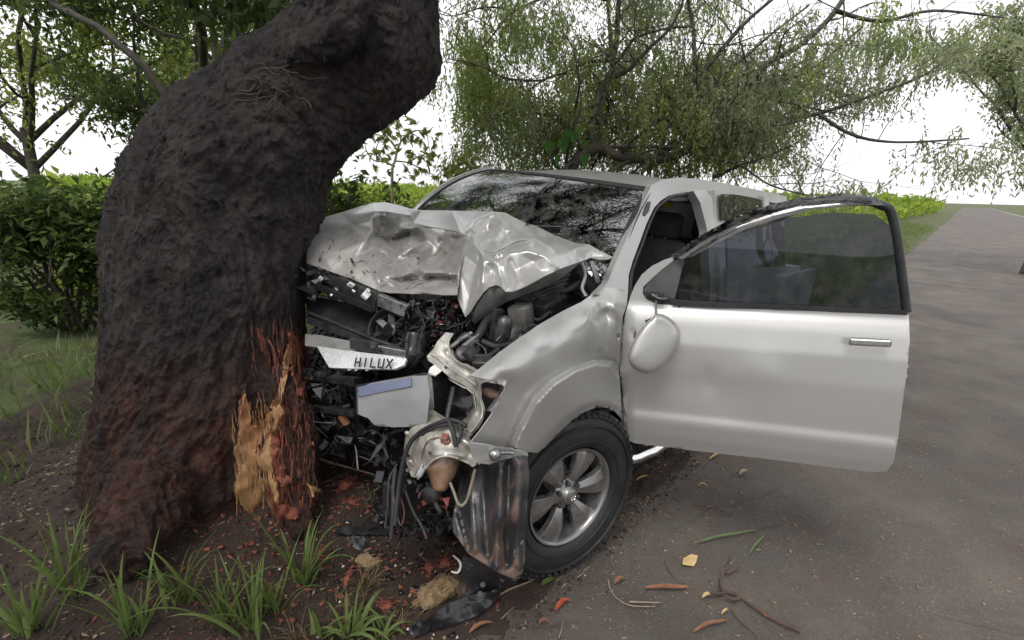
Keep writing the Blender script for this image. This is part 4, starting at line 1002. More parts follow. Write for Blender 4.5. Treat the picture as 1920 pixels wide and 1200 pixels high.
for (wx, wy, wz, sg, sx) in ((-3.085, .87, .32, 1, 0), (-3.085, -.87, .32, -1, 0), (-.12, -.90, .36, -1, .2)):
    w2 = bpy.data.objects.new('wheel', None); COL.objects.link(w2); w2.parent = car
    tyre_mb((wx, wy, wz), (sx, sg, 0)).build('tyre', rubber, w2, True)
    if sg > 0: rim_parts((wx, wy, wz), (sx, sg, 0), w2)
# suspension behind the front wheel
m = MB(); m.lathe([(-.26, .05), (-.10, .05), (-.10, .12), (-.02, .12)], WC, WA, 20); m.tube([WC - [.0, .22, .05], (-.05, .30, .36)], .03, 8); m.tube([WC + [-.02, -.25, .1], (-.05, .45, .85)], .055, 10); m.build('suspension', gunk_dark, car, True)
# inner wheel arch liner
m = MB(); pr = []
for k in range(15):
    a_ = math.pi * k / 14; pr.append((-.07 + .47 * math.cos(a_), .36 + .47 * math.sin(a_)))
V = [(x_, y_, z_) for x_, z_ in pr for y_ in (.44, .86)]; m.add(V, [(2 * i, 2 * i + 1, 2 * i + 3, 2 * i + 2) for i in range(14)]); V2 = [(x_, .44, z_) for x_, z_ in pr]; m.add(V2, [tuple(range(15))]); o = m.build('arch_liner', blk, car, True); o.modifiers.new('t', 'SOLIDIFY').thickness = .005

# --- front left fender (traced; Y gives how far the panel stands out)
fo = [(881, 704), (900, 690), (935, 661), (975, 632), (1015, 606), (1055, 583), (1090, 566), (1118, 546), (1127, 538), (1150, 540), (1176, 546), (1176, 572), (1168, 592), (1166, 622), (1163, 655), (1161, 700), (1164, 742), (1170, 775), (1172, 800),
      (1166, 786), (1154, 772), (1138, 765), (1118, 764), (1096, 772), (1072, 789), (1046, 813), (1022, 839), (1008, 849), (985, 847), (955, 840), (915, 833), (883, 829), (898, 810), (920, 780), (940, 748), (947, 729), (946, 717), (935, 712), (912, 711)]
fy = [(881, 704, ('Y', .81)), (900, 692, ('Y', .80)), (935, 663, ('Y', .79)), (1015, 608, ('Y', .77)), (1090, 568, ('Y', .76)), (1127, 540, ('Y', .75)), (1150, 542, ('Y', .775)), (1176, 548, ('Y', .79)), (1168, 592, ('Y', .85)), (1163, 655, ('Y', .86)), (1161, 740, ('Y', .87)),
      (905, 712, ('Y', .84)), (946, 720, ('Y', .845)), (920, 780, ('Y', .83)), (883, 829, ('Y', .80)), (940, 690, ('Y', .845)), (1000, 650, ('Y', .85)), (1060, 620, ('Y', .855)), (1100, 600, ('Y', .85)),
      (980, 720, ('Y', .865)), (960, 780, ('Y', .855)), (920, 815, ('Y', .83)), (1040, 670, ('Y', .87)), (1120, 640, ('Y', .865)), (1130, 590, ('Y', .80)), (1145, 620, ('Y', .84)), (1108, 600, ('Y', .85)), (1150, 575, ('Y', .83))]
flare_in = [(958, 838, ('Y', .865)), (975, 798, ('Y', .87)), (1000, 752, ('Y', .875)), (1035, 715, ('Y', .88)), (1075, 690, ('Y', .88)), (1115, 677, ('Y', .88)), (1148, 680, ('Y', .88)), (1162, 700, ('Y', .875))]
flare_out = [(975, 842, ('Y', .895)), (992, 802, ('Y', .905)), (1016, 762, ('Y', .915)), (1048, 728, ('Y', .92)), (1082, 706, ('Y', .92)), (1115, 694, ('Y', .92)), (1142, 697, ('Y', .915)), (1163, 716, ('Y', .90))]
lip = [(1008, 849, ('Y', .905)), (1046, 813, ('Y', .92)), (1072, 789, ('Y', .925)), (1096, 772, ('Y', .925)), (1118, 764, ('Y', .92)), (1138, 765, ('Y', .915)), (1154, 772, ('Y', .91)), (1172, 800, ('Y', .89))]
_fb = rbf(fy, 'smooth'); _fpoly = np.array([p[:2] for p in flare_in] + [(1168, 800)] + [p[:2] for p in lip[::-1]] + [(985, 850)], float)
def fender_depth(Q):
    Q = np.asarray(Q, float); t = _fb(Q); d = rays(Q) @ CM; ins = inside(_fpoly, Q); a = seg_dist(Q, flare_in) * np.where(ins, 1, -1); b = seg_dist(Q, lip)
    s = np.clip((a + 2) / 11, 0, 1); s = s * s * (3 - 2 * s); off = .034 * s * (1 - .35 * np.exp(-(b / 9) ** 2)) - .006 * np.exp(-((a + 4) / 3.5) ** 2)
    return t + off / d[:, 1]
sheet('front_fender', fo, fender_depth, silver, car, 2.8, 'smooth', .004, wrinkle=.0008, wscale=5)
# deep vertical buckles by the door gap: a second pass of dents pushed into the sheet
def dent(o, uvs, space='car'):
    me = o.data; n_ = len(me.vertices); P = np.empty(n_ * 3); me.vertices.foreach_get('co', P); P = P.reshape(-1, 3)
    Wd = c2w(P) - CAM; dep = Wd @ np.array(_f[:]); dirs = Wd / dep[:, None]
    # project back to pixels
    a = dirs[:, 0] * F; b = -(dirs @ np.array(_u[:])) * F; c, s = math.cos(RL), math.sin(RL); U = 960 + c * a - s * b; Vv = 600 + s * a + c * b
    for (u0, v0, u1, v1, wd, amt) in uvs:
        t = np.clip(((U - u0) * (u1 - u0) + (Vv - v0) * (v1 - v0)) / ((u1 - u0) ** 2 + (v1 - v0) ** 2 + 1e-9), 0, 1); q = np.hypot(U - u0 - t * (u1 - u0), Vv - v0 - t * (v1 - v0)); dep = dep + amt * np.exp(-(q / wd) ** 2) 
    Pn = w2c(CAM + dirs * dep[:, None]); me.vertices.foreach_set('co', Pn.ravel().astype(np.float32)); me.update()
fender = bpy.data.objects['front_fender']
dent(fender, [(1108, 610, 1113, 662, 5, .010), (1121, 585, 1126, 650, 5, -.010), (1138, 585, 1138, 650, 5, .012), (1150, 560, 1158, 630, 5, -.008), (1110, 580, 1100, 595, 6, -.010)])
# indicator lamp on the fender edge, flare seam
m = MB(); m.box(cpt(1159, 630, ('Y', .872)), (.022, .008, .03)); m.build('side_lamp', lamp_glass, car, False, .003)

# --- headlight opening: pressed primer frame, socket and inner apron
brk = [(820, 640), (836, 623), (850, 625), (842, 640), (846, 664), (862, 680), (884, 688), (905, 707), (930, 710), (950, 714), (946, 724), (924, 716), (908, 716), (898, 722), (897, 745), (904, 770), (899, 790), (882, 812), (872, 800), (884, 786), (895, 768), (891, 738), (872, 724), (845, 710), (828, 694), (803, 676), (800, 668), (812, 655)]
bd = [(820, 640, 1.98), (836, 623, 2.0), (850, 625, 2.02), (846, 664, 1.96), (862, 680, 1.9), (884, 690, 1.84), (905, 708, 1.76), (930, 711, 1.72), (950, 714, 1.70), (908, 716, 1.76), (897, 745, 1.80), (904, 770, 1.80), (882, 812, 1.74), (884, 786, 1.84), (891, 738, 1.84), (872, 724, 1.88), (845, 710, 1.93), (828, 694, 1.96), (803, 676, 1.98)]
o = sheet('headlight_frame', brk, bd, cream, car, 4, 'smooth', .012, wrinkle=.004, wscale=16)
dent(o, [(838, 660, 880, 700, 5, .014), (880, 700, 925, 712, 4, .010), (895, 730, 898, 780, 4, .012)])
m = MB(); m.tube(P3((882, 811, 1.735), (900, 789, 1.775), (905, 769, 1.79), (899, 745, 1.795), (900, 722, 1.775), (910, 715, 1.75), (930, 716, 1.715)), .0035, 6, 4); m.build('frame_flange', cream, car, True)
m = MB(); m.tube(P3((849, 626, 2.01), (841, 641, 1.985), (845, 664, 1.95), (862, 681, 1.89), (884, 690, 1.83), (904, 707, 1.75)), .005, 6, 4); m.build('frame_flange', cream, car, True)
m = MB(); m.tube(P3((806, 662, 1.97), (822, 672, 1.955), (846, 692, 1.925), (872, 708, 1.87), (892, 722, 1.82)), .0032, 6, 4); m.build('frame_flange', cream, car, True)
m = MB(); m.lathe([(0, .006), (.0005, .006), (.0005, 0)], cpt(836, 689, 1.935), O_C - cpt(836, 689, 1.935), 12); m.build('frame_hole', blk, car)
tab = [(803, 698), (806, 690), (814, 684), (828, 690), (830, 694), (817, 704)]
sheet('bracket_tab', tab, [(803, 698, 1.93), (817, 704, 1.93), (828, 690, 1.97), (814, 684, 1.97)], white_pl, car, 4, 'smooth', .006)
# inward flange that gives the opening its depth
m = MB(); ring = [(845, 712), (872, 727), (889, 740), (894, 768), (882, 788), (868, 799)]
for a, b in zip(ring[:-1], ring[1:]):
    q = P3((*a, 1.86), (*b, 1.86), (b[0] - 6, b[1] - 5, 2.02), (a[0] - 6, a[1] - 5, 2.02)); m.add(q, [(0, 1, 2, 3)])
o = m.build('frame_flange', cream, car, True); o.modifiers.new('t', 'SOLIDIFY').thickness = .003
m = MB(); ring = [(918, 716), (946, 718), (944, 735), (932, 757), (921, 772)]
for a, b in zip(ring[:-1], ring[1:]): m.add(P3((*a, 1.72), (*b, 1.72), (b[0] - 8, b[1] - 2, 1.86), (a[0] - 8, a[1] - 2, 1.86)), [(0, 1, 2, 3)])
o = m.build('lamp_pocket', under_silver, car, True); o.modifiers.new('t', 'SOLIDIFY').thickness = .003
m = MB(); m.lathe([(-.04, 0), (-.04, .014), (-.01, .018), (.0, .018), (.012, .012), (.05, .011), (.052, 0)], cpt(925, 738, 1.84), np.array([.1, .9, .15]), 16); m.build('lamp_socket', simple('pink grey socket', (.34, .20, .16), .5), car, True)
hole = [(812, 700), (845, 708), (890, 735), (900, 770), (885, 800), (830, 790), (812, 765)]
sheet('opening_shade', hole, [(u, v, 2.06 + .03 * math.sin(u * .1)) for u, v in hole], blk_gloss, car, 7, 'smooth', .004, wrinkle=.012, wscale=12)  # black sheet stands in for the shade inside the headlight opening
m = MB(); m.tube(P3((850, 725, 2.0), (842, 760, 1.98), (836, 790, 1.96)), .010, 6, 3, True, .3); m.build('lamp_rib', blk, car, True)

# silver fender return visible beside frame
ap = [(772, 798), (790, 770), (812, 768), (824, 776), (846, 790), (862, 790), (876, 797), (883, 828), (896, 842), (893, 872), (886, 876), (876, 868), (862, 864), (848, 859), (832, 858), (818, 861), (808, 870), (797, 884), (786, 897), (771, 893), (763, 870), (757, 845), (760, 820)]
ad = [(772, 798, 1.93), (790, 772, 1.96), (824, 777, 1.92), (862, 792, 1.86), (883, 828, 1.78), (893, 872, 1.80), (860, 866, 1.79), (830, 860, 1.77), (808, 870, 1.80), (786, 897, 1.86), (763, 870, 1.95), (757, 840, 1.99), (820, 825, 1.79), (850, 825, 1.77), (795, 830, 1.84), (870, 815, 1.80), (800, 800, 1.88)]
o = sheet('inner_apron', ap, ad, cream, car, 4, 'smooth', .003, wrinkle=.006, wscale=14)
dent(o, [(808, 790, 880, 850, 5, .012), (818, 782, 886, 838, 4, -.010), (828, 779, 892, 828, 4, .012), (790, 852, 776, 884, 8, .02), (815, 853, 870, 856, 4, -.008), (805, 810, 790, 850, 10, -.012)])
m = MB(); m.tube(P3((786, 893, 1.83), (797, 881, 1.79), (808, 867, 1.77), (820, 859, 1.755), (835, 855, 1.75), (850, 857, 1.755), (864, 862, 1.765), (878, 868, 1.775)), .0045, 6, 4); m.build('apron_rim', cream, car, True)
m = MB()
for (u, v, d_) in ((806, 850, 1.785), (843, 838, 1.76)): m = MB(); m.lathe([(-.001, .006), (.0005, .006), (.0005, 0)], cpt(u, v, d_ + .006), O_C - cpt(u, v, d_), 14); m.build('apron_hole', blk, car, True)
ccx = cpt(829, 872, 1.86); bt = cpt(826, 905, 1.84); ax_ = bt - ccx
m = MB(); m.lathe([(-.03, .060), (.0, .060), (.028, .052), (.055, .038), (.078, .027), (.088, .018), (.090, 0)], ccx, ax_, 24); o = m.build('amber_dome', orange_lens, car, True); dent(o, [(820, 880, 824, 905, 5, .012)])
for (u, v) in ((765, 815), (771, 868)):
    m = MB(); m.box(cpt(u, v, 1.91), (.012, .018, .03), (.3, .5, .2)); m.build('clip_block', cream, car, False, .004)
cl = [(778, 889), (792, 868), (800, 873), (790, 893), (783, 900)]
sheet('steel_clip', cl, [(778, 889, 1.80), (792, 868, 1.80), (800, 873, 1.78), (783, 900, 1.79)], bare_steel, car, 4, 'smooth', .006)

# --- grey bracket over the mud guard, guard itself
bk = [(880, 831), (915, 835), (955, 842), (990, 850), (990, 856), (962, 858), (938, 863), (918, 871), (893, 868), (882, 850)]
o = sheet('fender_bracket', bk, [(880, 831, 1.70), (915, 835, 1.70), (990, 850, 1.80), (962, 858, 1.78), (918, 871, 1.72), (893, 868, 1.72)], under_silver, car, 5, 'smooth', .01, wrinkle=.004, wscale=20)
m = MB(); q = cpt(928, 852, 1.70); m.lathe([(-.02, .022), (0, .020), (.012, .012), (.014, 0)], q, O_C - q, 10); m.tube(P3((928, 852, 1.69), (940, 849, 1.72), (962, 850, 1.74)), .006, 6, 3); m.build('bracket_bolt', bare_steel, car, True)
gd = [(862, 876), (886, 866), (925, 868), (960, 857), (989, 852), (990, 872), (993, 884), (989, 940), (985, 1000), (984, 1060), (979, 1076), (960, 1084), (935, 1074), (900, 1052), (880, 1040), (866, 1020), (850, 998), (849, 975), (852, 950), (860, 915)]
gdd = [(862, 876, 1.93), (886, 866, 1.86), (925, 868, 1.80), (960, 858, 1.78), (989, 852, 1.80), (993, 884, 1.79), (989, 940, 1.775), (985, 1000, 1.765), (984, 1060, 1.755), (960, 1084, 1.74), (935, 1074, 1.74), (900, 1052, 1.76), (866, 1020, 1.80), (849, 985, 1.84), (852, 950, 1.88), (920, 940, 1.80), (955, 960, 1.73), (890, 1000, 1.79), (930, 1020, 1.76), (970, 920, 1.755)]
n = N('scuffed mud guard'); a = n.noise(9, 7, .7, (1, 1, .25), .8); c = n.mix(n.ramp(a, [(.50, 0), (.60, .85)]), (.022, .022, .024), (.115, .065, .040)); c = n.mix(n.ramp(n.noise(11, 6, .7, (1, 1, .3), 1.), [(.60, 0), (.66, .8)]), c, (.22, .17, .12)); c = n.mix(n.ramp(n.noise(40, 3, .6), [(.66, 0), (.7, .7)]), c, (.16, .16, .16)); n.set(Base__Color=c, Roughness=n.ramp(a, [(.45, .28), (.6, .6)])); n.bump(n.noise(14, 5, .6, (1, 1, .4)), .3, .01); guard_mat = n.m
o = sheet('mud_guard', gd, gdd, guard_mat, car, 5, 'smooth', .004, wrinkle=.006, wscale=9)
dent(o, [(905, 880, 915, 1040, 8, .024), (938, 870, 930, 1060, 7, -.020), (955, 870, 950, 1060, 7, .026), (975, 870, 970, 1060, 6, -.014), (880, 890, 890, 1030, 7, -.018), (862, 960, 880, 1030, 6, .02)])
m = MB(); m.tube(P3((844, 905, 1.82), (852, 925, 1.80), (858, 942, 1.78), (866, 948, 1.77), (875, 938, 1.77), (882, 915, 1.76), (891, 880, 1.76)), .0055, 6, 4); m.build('loose_cable', simple('dull tan cable', (.20, .17, .12), .5), car, True)

tick('car')
# ================================================================== CRUMPLED BONNET
def wsd(u, v):   # depth of the windscreen surface plane below a pixel
    c = (ws(.5, .8) + ws(.5, .3)) / 2; a = ws(1, .5) - ws(0, .5); b = ws(.5, 1) - ws(.5, 0); n_ = np.cross(a, b); d = CM.T @ rays((u, v))[0]; return float(n_ @ (c - O_C) / (n_ @ d))
# upper sheet: from the fold ridge back to the windscreen
up_out = [(577, 452), (580, 432), (590, 418), (612, 406), (640, 398), (672, 388), (700, 380), (722, 379), (745, 384), (770, 391), (792, 394), (850, 395), (900, 396), (930, 397), (948, 399), (965, 408), (985, 418), (1004, 423), (1040, 441), (1078, 455), (1104, 458), (1125, 470), (1149, 482), (1140, 486), (1124, 486), (1107, 483), (1098, 487), (1080, 493), (1053, 503), (1020, 518), (985, 537), (960, 547), (948, 547), (937, 537), (930, 534), (918, 538), (905, 549), (893, 565), (880, 587), (872, 594), (866, 580), (858, 560), (857, 536), (862, 505), (868, 478), (876, 452), (868, 438), (850, 432), (820, 427), (795, 424), (776, 418), (770, 404), (750, 401), (722, 396), (706, 396), (700, 404), (682, 412), (655, 421), (625, 430), (600, 437), (590, 440)]
up_ctl = [(577, 452, 2.52), (590, 418, 2.62), (640, 398, 2.78), (700, 380, 2.90), (745, 384, 2.98), (792, 394, 3.00), (850, 395, 2.90), (900, 396, 2.74), (930, 397, 2.58), (948, 399, 2.56), (985, 418, 2.60), (1004, 423, 2.58), (1040, 441, 2.50), (1078, 455, 2.44), (1104, 458, 2.38), (1149, 482, 2.25), (1107, 483, 2.26),
   (600, 437, 2.50), (655, 421, 2.58), (706, 396, 2.66), (770, 404, 2.70), (776, 418, 2.56), (820, 427, 2.50), (868, 438, 2.42), (760, 390, 2.84), (820, 408, 2.72), (880, 410, 2.58), (660, 402, 2.72), (620, 418, 2.62)]
up_lines = [
   [(876, 424, 2.42), (890, 414, 2.40), (905, 408, 2.42), (930, 397, 2.46)],                 # ridge of the left peak
   [(862, 505, 2.16), (868, 478, 2.20), (876, 452, 2.26), (878, 430, 2.33)],
   [(872, 594, 2.03), (880, 587, 2.01), (893, 565, 2.00), (905, 549, 2.00), (918, 538, 2.01), (930, 534, 2.04)],
   [(930, 534, 2.04), (926, 505, 2.09), (922, 482, 2.12)],                                   # valley column
   [(948, 547, 1.98), (940, 520, 2.03), (930, 492, 2.07), (930, 480, 2.09)],
   [(900, 548, 2.03), (906, 515, 2.05), (908, 490, 2.08), (900, 470, 2.12)],                 # column highlight
   [(900, 470, 2.13), (888, 455, 2.20), (884, 440, 2.26), (882, 430, 2.30)],
   [(882, 432, 2.34), (893, 440, 2.28), (900, 455, 2.24), (906, 468, 2.19)],                 # hook shaped tear crease
   [(906, 468, 2.17), (922, 472, 2.16), (940, 466, 2.15), (960, 455, 2.17), (985, 447, 2.20), (1005, 450, 2.20)],
   [(1005, 450, 2.20), (1030, 462, 2.17), (1046, 480, 2.13), (1050, 500, 2.10)],
   [(930, 482, 2.11), (955, 476, 2.10), (990, 472, 2.10), (1024, 482, 2.08), (1046, 500, 2.07)],
   [(948, 547, 1.98), (960, 547, 1.99), (985, 537, 2.02), (1020, 518, 2.06), (1053, 503, 2.10), (1080, 493, 2.16), (1098, 487, 2.21)],
   [(962, 545, 2.00), (970, 530, 2.05), (985, 517, 2.07), (1015, 508, 2.08), (1046, 500, 2.08)],
   [(930, 397, 2.46), (945, 420, 2.40), (965, 440, 2.32)], [(930, 397, 2.46), (912, 425, 2.42), (905, 440, 2.36)],
   [(1050, 490, 2.12), (1070, 470, 2.24), (1104, 458, 2.34)], [(985, 418, 2.56), (1010, 440, 2.36), (1060, 462, 2.30), (1107, 470, 2.26)]]
more = [(950, 440, 2.36), (925, 450, 2.24), (940, 455, 2.28), (915, 440, 2.38), (970, 505, 2.10), (1000, 490, 2.12), (895, 500, 2.14), (885, 530, 2.10), (880, 560, 2.08), (918, 510, 2.09), (914, 530, 2.05), (1020, 430, 2.47), (1060, 480, 2.18), (1080, 480, 2.24), (1075, 462, 2.36)]
hood = bpy.data.objects.new('bonnet', None); COL.objects.link(hood); hood.parent = car
o1 = sheet('bonnet_skin', up_out, up_ctl + more, silver, hood, 3.2, 'facet', .003, lines=up_lines, wrinkle=.0022, wscale=12)
dent(o1, [(912, 432, 935, 452, 5, .018), (925, 420, 950, 432, 5, -.016), (930, 455, 915, 445, 4, -.018), (900, 480, 900, 540, 3, .008), (1000, 462, 1035, 476, 5, .012), (956, 490, 975, 528, 5, .014), (1060, 474, 1085, 486, 5, -.012), (965, 425, 1005, 455, 5, .014), (900, 415, 915, 405, 4, .012), (1030, 450, 1100, 470, 5, .008), (945, 500, 955, 540, 4, -.012)])
# front face folded down towards the tree
ff = [(577, 452), (590, 440), (600, 437), (625, 430), (655, 421), (682, 412), (700, 404), (706, 396), (722, 398), (735, 399), (752, 402), (770, 406), (776, 418), (795, 426), (820, 429), (850, 434), (868, 440), (876, 440), (880, 448), (876, 465), (868, 480), (862, 510), (858, 540), (857, 553), (830, 553), (800, 550), (775, 551), (748, 549), (730, 549), (712, 546), (690, 536), (660, 523), (625, 511), (600, 502), (574, 493)]
fc_ = [(577, 452, 2.42), (600, 438, 2.44), (655, 422, 2.50), (700, 405, 2.55), (574, 493, 2.36), (625, 511, 2.28), (660, 523, 2.24), (712, 546, 2.18), (748, 549, 2.14), (800, 551, 2.10), (857, 553, 2.06), (600, 470, 2.36), (640, 470, 2.35), (670, 480, 2.32), (685, 450, 2.36), (690, 500, 2.27), (876, 440, 2.30), (868, 480, 2.18), (858, 540, 2.08)]
fl_ = [[(697, 408, 2.52), (699, 430, 2.50), (696, 452, 2.44), (700, 480, 2.36), (706, 505, 2.28)],
   [(703, 425, 2.62), (712, 436, 2.64), (722, 442, 2.62)],
   [(706, 408, 2.60), (722, 402, 2.66), (735, 410, 2.62), (752, 402, 2.62)],
   [(722, 456, 2.42), (738, 442, 2.44), (752, 430, 2.46), (768, 428, 2.48)],
   [(728, 450, 2.55), (745, 446, 2.54), (760, 440, 2.58), (775, 438, 2.58)],
   [(735, 470, 2.38), (752, 458, 2.36), (768, 456, 2.32), (776, 464, 2.32)],
   [(768, 456, 2.32), (784, 474, 2.38), (795, 492, 2.40), (805, 500, 2.36)],
   [(705, 480, 2.35), (722, 495, 2.30), (745, 512, 2.22), (752, 519, 2.19)],
   [(752, 519, 2.19), (770, 512, 2.17), (795, 510, 2.15), (825, 510, 2.14), (857, 514, 2.12)],
   [(754, 524, 2.25), (790, 520, 2.24), (825, 520, 2.21), (855, 522, 2.18)],
   [(786, 425, 2.52), (800, 452, 2.52), (822, 470, 2.50), (842, 500, 2.36)],
   [(842, 500, 2.36), (852, 490, 2.28), (855, 470, 2.34), (850, 450, 2.42)],
   [(806, 430, 2.50), (830, 440, 2.49), (856, 446, 2.44)], [(820, 486, 2.46), (826, 470, 2.46), (835, 448, 2.50)]]
mo2 = [(730, 425, 2.64), (718, 430, 2.66), (745, 485, 2.30), (780, 500, 2.28), (810, 478, 2.49), (790, 445, 2.56), (770, 535, 2.16), (720, 520, 2.22), (830, 535, 2.12), (865, 460, 2.30)]
o2 = sheet('bonnet_front', ff, fc_ + mo2, silver_worn, hood, 3.2, 'facet', .003, lines=fl_, wrinkle=.003, wscale=13)
dent(o2, [(742, 432, 760, 424, 5, -.03), (722, 452, 735, 446, 4, .03), (715, 410, 722, 420, 5, .03), (760, 480, 775, 505, 6, -.012), (705, 470, 730, 480, 4, .01), (712, 530, 740, 540, 4, .012), (800, 540, 840, 530, 5, .012), (825, 450, 850, 470, 4, .02)])
# underside flange hanging below the left corner
fl1 = [(1107, 484), (1098, 488), (1080, 494), (1053, 504), (1020, 519), (985, 538), (960, 549), (948, 549), (937, 540), (928, 536), (916, 543), (900, 562), (886, 588), (884, 600), (890, 608), (902, 598), (925, 582), (950, 566), (985, 552), (1015, 541), (1045, 526), (1070, 508), (1084, 496)]
sheet('bonnet_flange', fl1, [(1107, 484, 2.28), (1053, 504, 2.12), (985, 538, 2.04), (948, 549, 2.0), (928, 536, 2.06), (886, 588, 2.03), (890, 608, 2.10), (925, 582, 2.14), (985, 552, 2.16), (1045, 526, 2.22), (1084, 496, 2.30)], under_silver, hood, 5, 'smooth', .004, wrinkle=.004, wscale=14)
m = MB(); m.tube(P3((905, 552, 2.02), (890, 575, 2.03), (883, 598, 2.05), (874, 612, 2.06)), .006, 6, 4); m.tube(P3((880, 592, 2.03), (872, 604, 2.06), (850, 612, 2.08), (838, 618, 2.06)), .004, 6, 4); m.build('bonnet_seal', rubber, hood, True)
m = MB(); m.box(cpt(988, 423, 2.52), (.035, .018, .012), (.6, .3, 0)); m.build('washer_nozzle', blk, hood, False, .003)
# cuts in the skin where the paint has torn: thin dark open seams
m = MB(); m.tube([cpt(u, v, d) for u, v, d in [(905, 470, 2.135), (922, 474, 2.13), (940, 468, 2.12), (955, 460, 2.125), (972, 453, 2.135), (990, 450, 2.15)]], [.001, .002, .003, .002, .004, .001], 5, 4, True, .5); m.build('torn_edge', blk, hood, True)

# --- far (right) fender behind the trunk
rf = [(575, 470), (582, 435), (592, 416), (612, 408), (640, 400), (700, 382), (730, 392), (740, 420), (700, 450), (640, 470), (600, 490)]
sheet('front_fender', rf, [(u, v, 3.0 + .0008 * (u - 600)) for u, v in rf], silver, car, 8, 'smooth', .004, wrinkle=.01, wscale=6, label='crumpled right fender beside the trunk')
# cowl under the windscreen, hinge and strut by the left corner
m = MB(); m.add([ws(0, 1.0, .0), ws(1, 1.0, 0), ws(1, 1.0, 0) + [.16, 0, -.10], ws(0, 1.0, 0) + [.16, 0, -.10], ws(0, 1, 0) + [.16, 0, -.5], ws(1, 1, 0) + [.16, 0, -.5]], [(0, 1, 2, 3), (3, 2, 5, 4)]); o = m.build('cowl', blk, car); o.modifiers.new('t', 'SOLIDIFY').thickness = .01
m = MB(); m.tube(P3((1090, 492, 2.34), (1098, 515, 2.32), (1092, 540, 2.30), (1100, 556, 2.28)), [.012, .009, .01, .012], 6, 4, True, .5); m.bar(*P3((1108, 490, 2.38), (1122, 530, 2.36)), .03, .006); m.build('bonnet_hinge', under_silver, car, True)

# ================================================================== ENGINE BAY
# firewall, inner fender and undertray keep the bay dark
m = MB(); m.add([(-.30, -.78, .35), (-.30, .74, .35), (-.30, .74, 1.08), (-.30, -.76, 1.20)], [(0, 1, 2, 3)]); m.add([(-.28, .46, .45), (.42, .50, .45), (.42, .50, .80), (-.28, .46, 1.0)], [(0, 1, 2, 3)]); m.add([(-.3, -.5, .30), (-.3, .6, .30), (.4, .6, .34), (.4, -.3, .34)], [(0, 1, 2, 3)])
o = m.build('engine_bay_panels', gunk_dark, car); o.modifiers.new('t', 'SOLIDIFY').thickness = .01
m = MB(); rs = random.Random(8)
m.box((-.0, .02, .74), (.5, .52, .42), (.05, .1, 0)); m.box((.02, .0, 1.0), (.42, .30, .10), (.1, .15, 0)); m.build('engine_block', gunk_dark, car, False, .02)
m = MB()
for k in range(5): m.tube([(-.05 + k * .05, .28, .98 - k * .02), (0 + k * .05, .40, .95 - k * .02), (.02 + k * .05, .44, .86 - k * .02)], .02, 10, 3)
m.build('intake_runners', gunk, car, True)
m = MB(); m.box(cpt(1005, 575, 2.30), (.22, .20, .10), (.2, .1, 0)); o = m.build('battery', gunk_dark, car, False, .012)
m = MB()
for k in range(7): m.bar(*P3((985 + k * 4, 588 - k * 9, 2.18 + k * .01), (1045 + k * 4, 562 - k * 8, 2.26 + k * .01)), .008, .012)
m.build('intake_ribs', gunk, car, False)
m = MB(); m.lathe([(-.06, .0), (-.06, .035), (.0, .038), (.04, .030), (.06, .024), (.07, 0)], cpt(942, 622, 2.02), (.1, .2, 1), 20); m.lathe([(-.05, .016), (.07, .016), (.07, 0)], cpt(926, 612, 2.02), (.05, .1, 1), 14); m.build('master_cylinder', gunk, car, True)
m = MB(); m.lathe([(-.05, .0), (-.05, .05), (.03, .052), (.05, .04), (.06, 0)], cpt(958, 632, 2.06), (.0, -.1, 1), 24); m.build('brake_booster', gunk, car, True)
m = MB(); m.box(cpt(978, 600, 2.12), (.1, .08, .13), (.3, .1, .2)); m.build('fluid_tank', simple('stained translucent tank', (.10, .095, .085), .35, 0, .4, 12, .2), car, True, .012)
m = MB()
for P_, r_ in ((((905, 640, 1.98), (930, 650, 1.96), (955, 645, 2.0), (975, 630, 2.05)), .012), (((880, 655, 1.98), (900, 625, 2.0), (915, 600, 2.05), (940, 585, 2.12)), .018), (((890, 668, 1.92), (915, 668, 1.92), (935, 655, 1.95)), .010), (((1000, 560, 2.25), (1020, 580, 2.22), (1035, 590, 2.2)), .012), (((1030, 540, 2.3), (1060, 545, 2.28), (1085, 530, 2.34)), .012), (((960, 560, 2.2), (990, 590, 2.16), (1010, 600, 2.14), (1030, 585, 2.18)), .008)):
    m = MB(); m.tube(P3(*P_), r_, 10, 5); m.build('coolant_hose', rubber, car, True)
m = MB()
for P_, r_ in ((((878, 625, 2.0), (889, 640, 1.97), (905, 650, 1.95), (912, 664, 1.93)), .003), (((860, 640, 2.0), (880, 632, 1.99), (898, 640, 1.97)), .0035), (((930, 640, 1.96), (945, 628, 1.98), (962, 640, 2.0)), .003), (((970, 640, 2.0), (985, 615, 2.05), (1005, 610, 2.08), (1012, 625, 2.06)), .003)):
    m = MB(); m.tube(P3(*P_), r_, 5, 5); m.build('silver_pipe', alloy, car, True)
m = MB(); m.bar(*P3((868, 650, 1.97), (898, 626, 1.99)), .02, .012); m.bar(*P3((838, 655, 1.99), (885, 623, 2.03)), .018, .01); m.build('latch_bar', under_silver, car, False, .003)
m = MB(); m.box(cpt(905, 678, 1.90), (.07, .06, .03), (.5, .2, .1)); m.box(cpt(882, 668, 1.94), (.05, .05, .06), (.2, .4, .6)); m.lathe([(-.03, .03), (.03, .032), (.035, .02), (.035, 0)], cpt(868, 668, 1.96), (.4, .5, .6), 16); m.build('horn', gunk, car, True, .004)
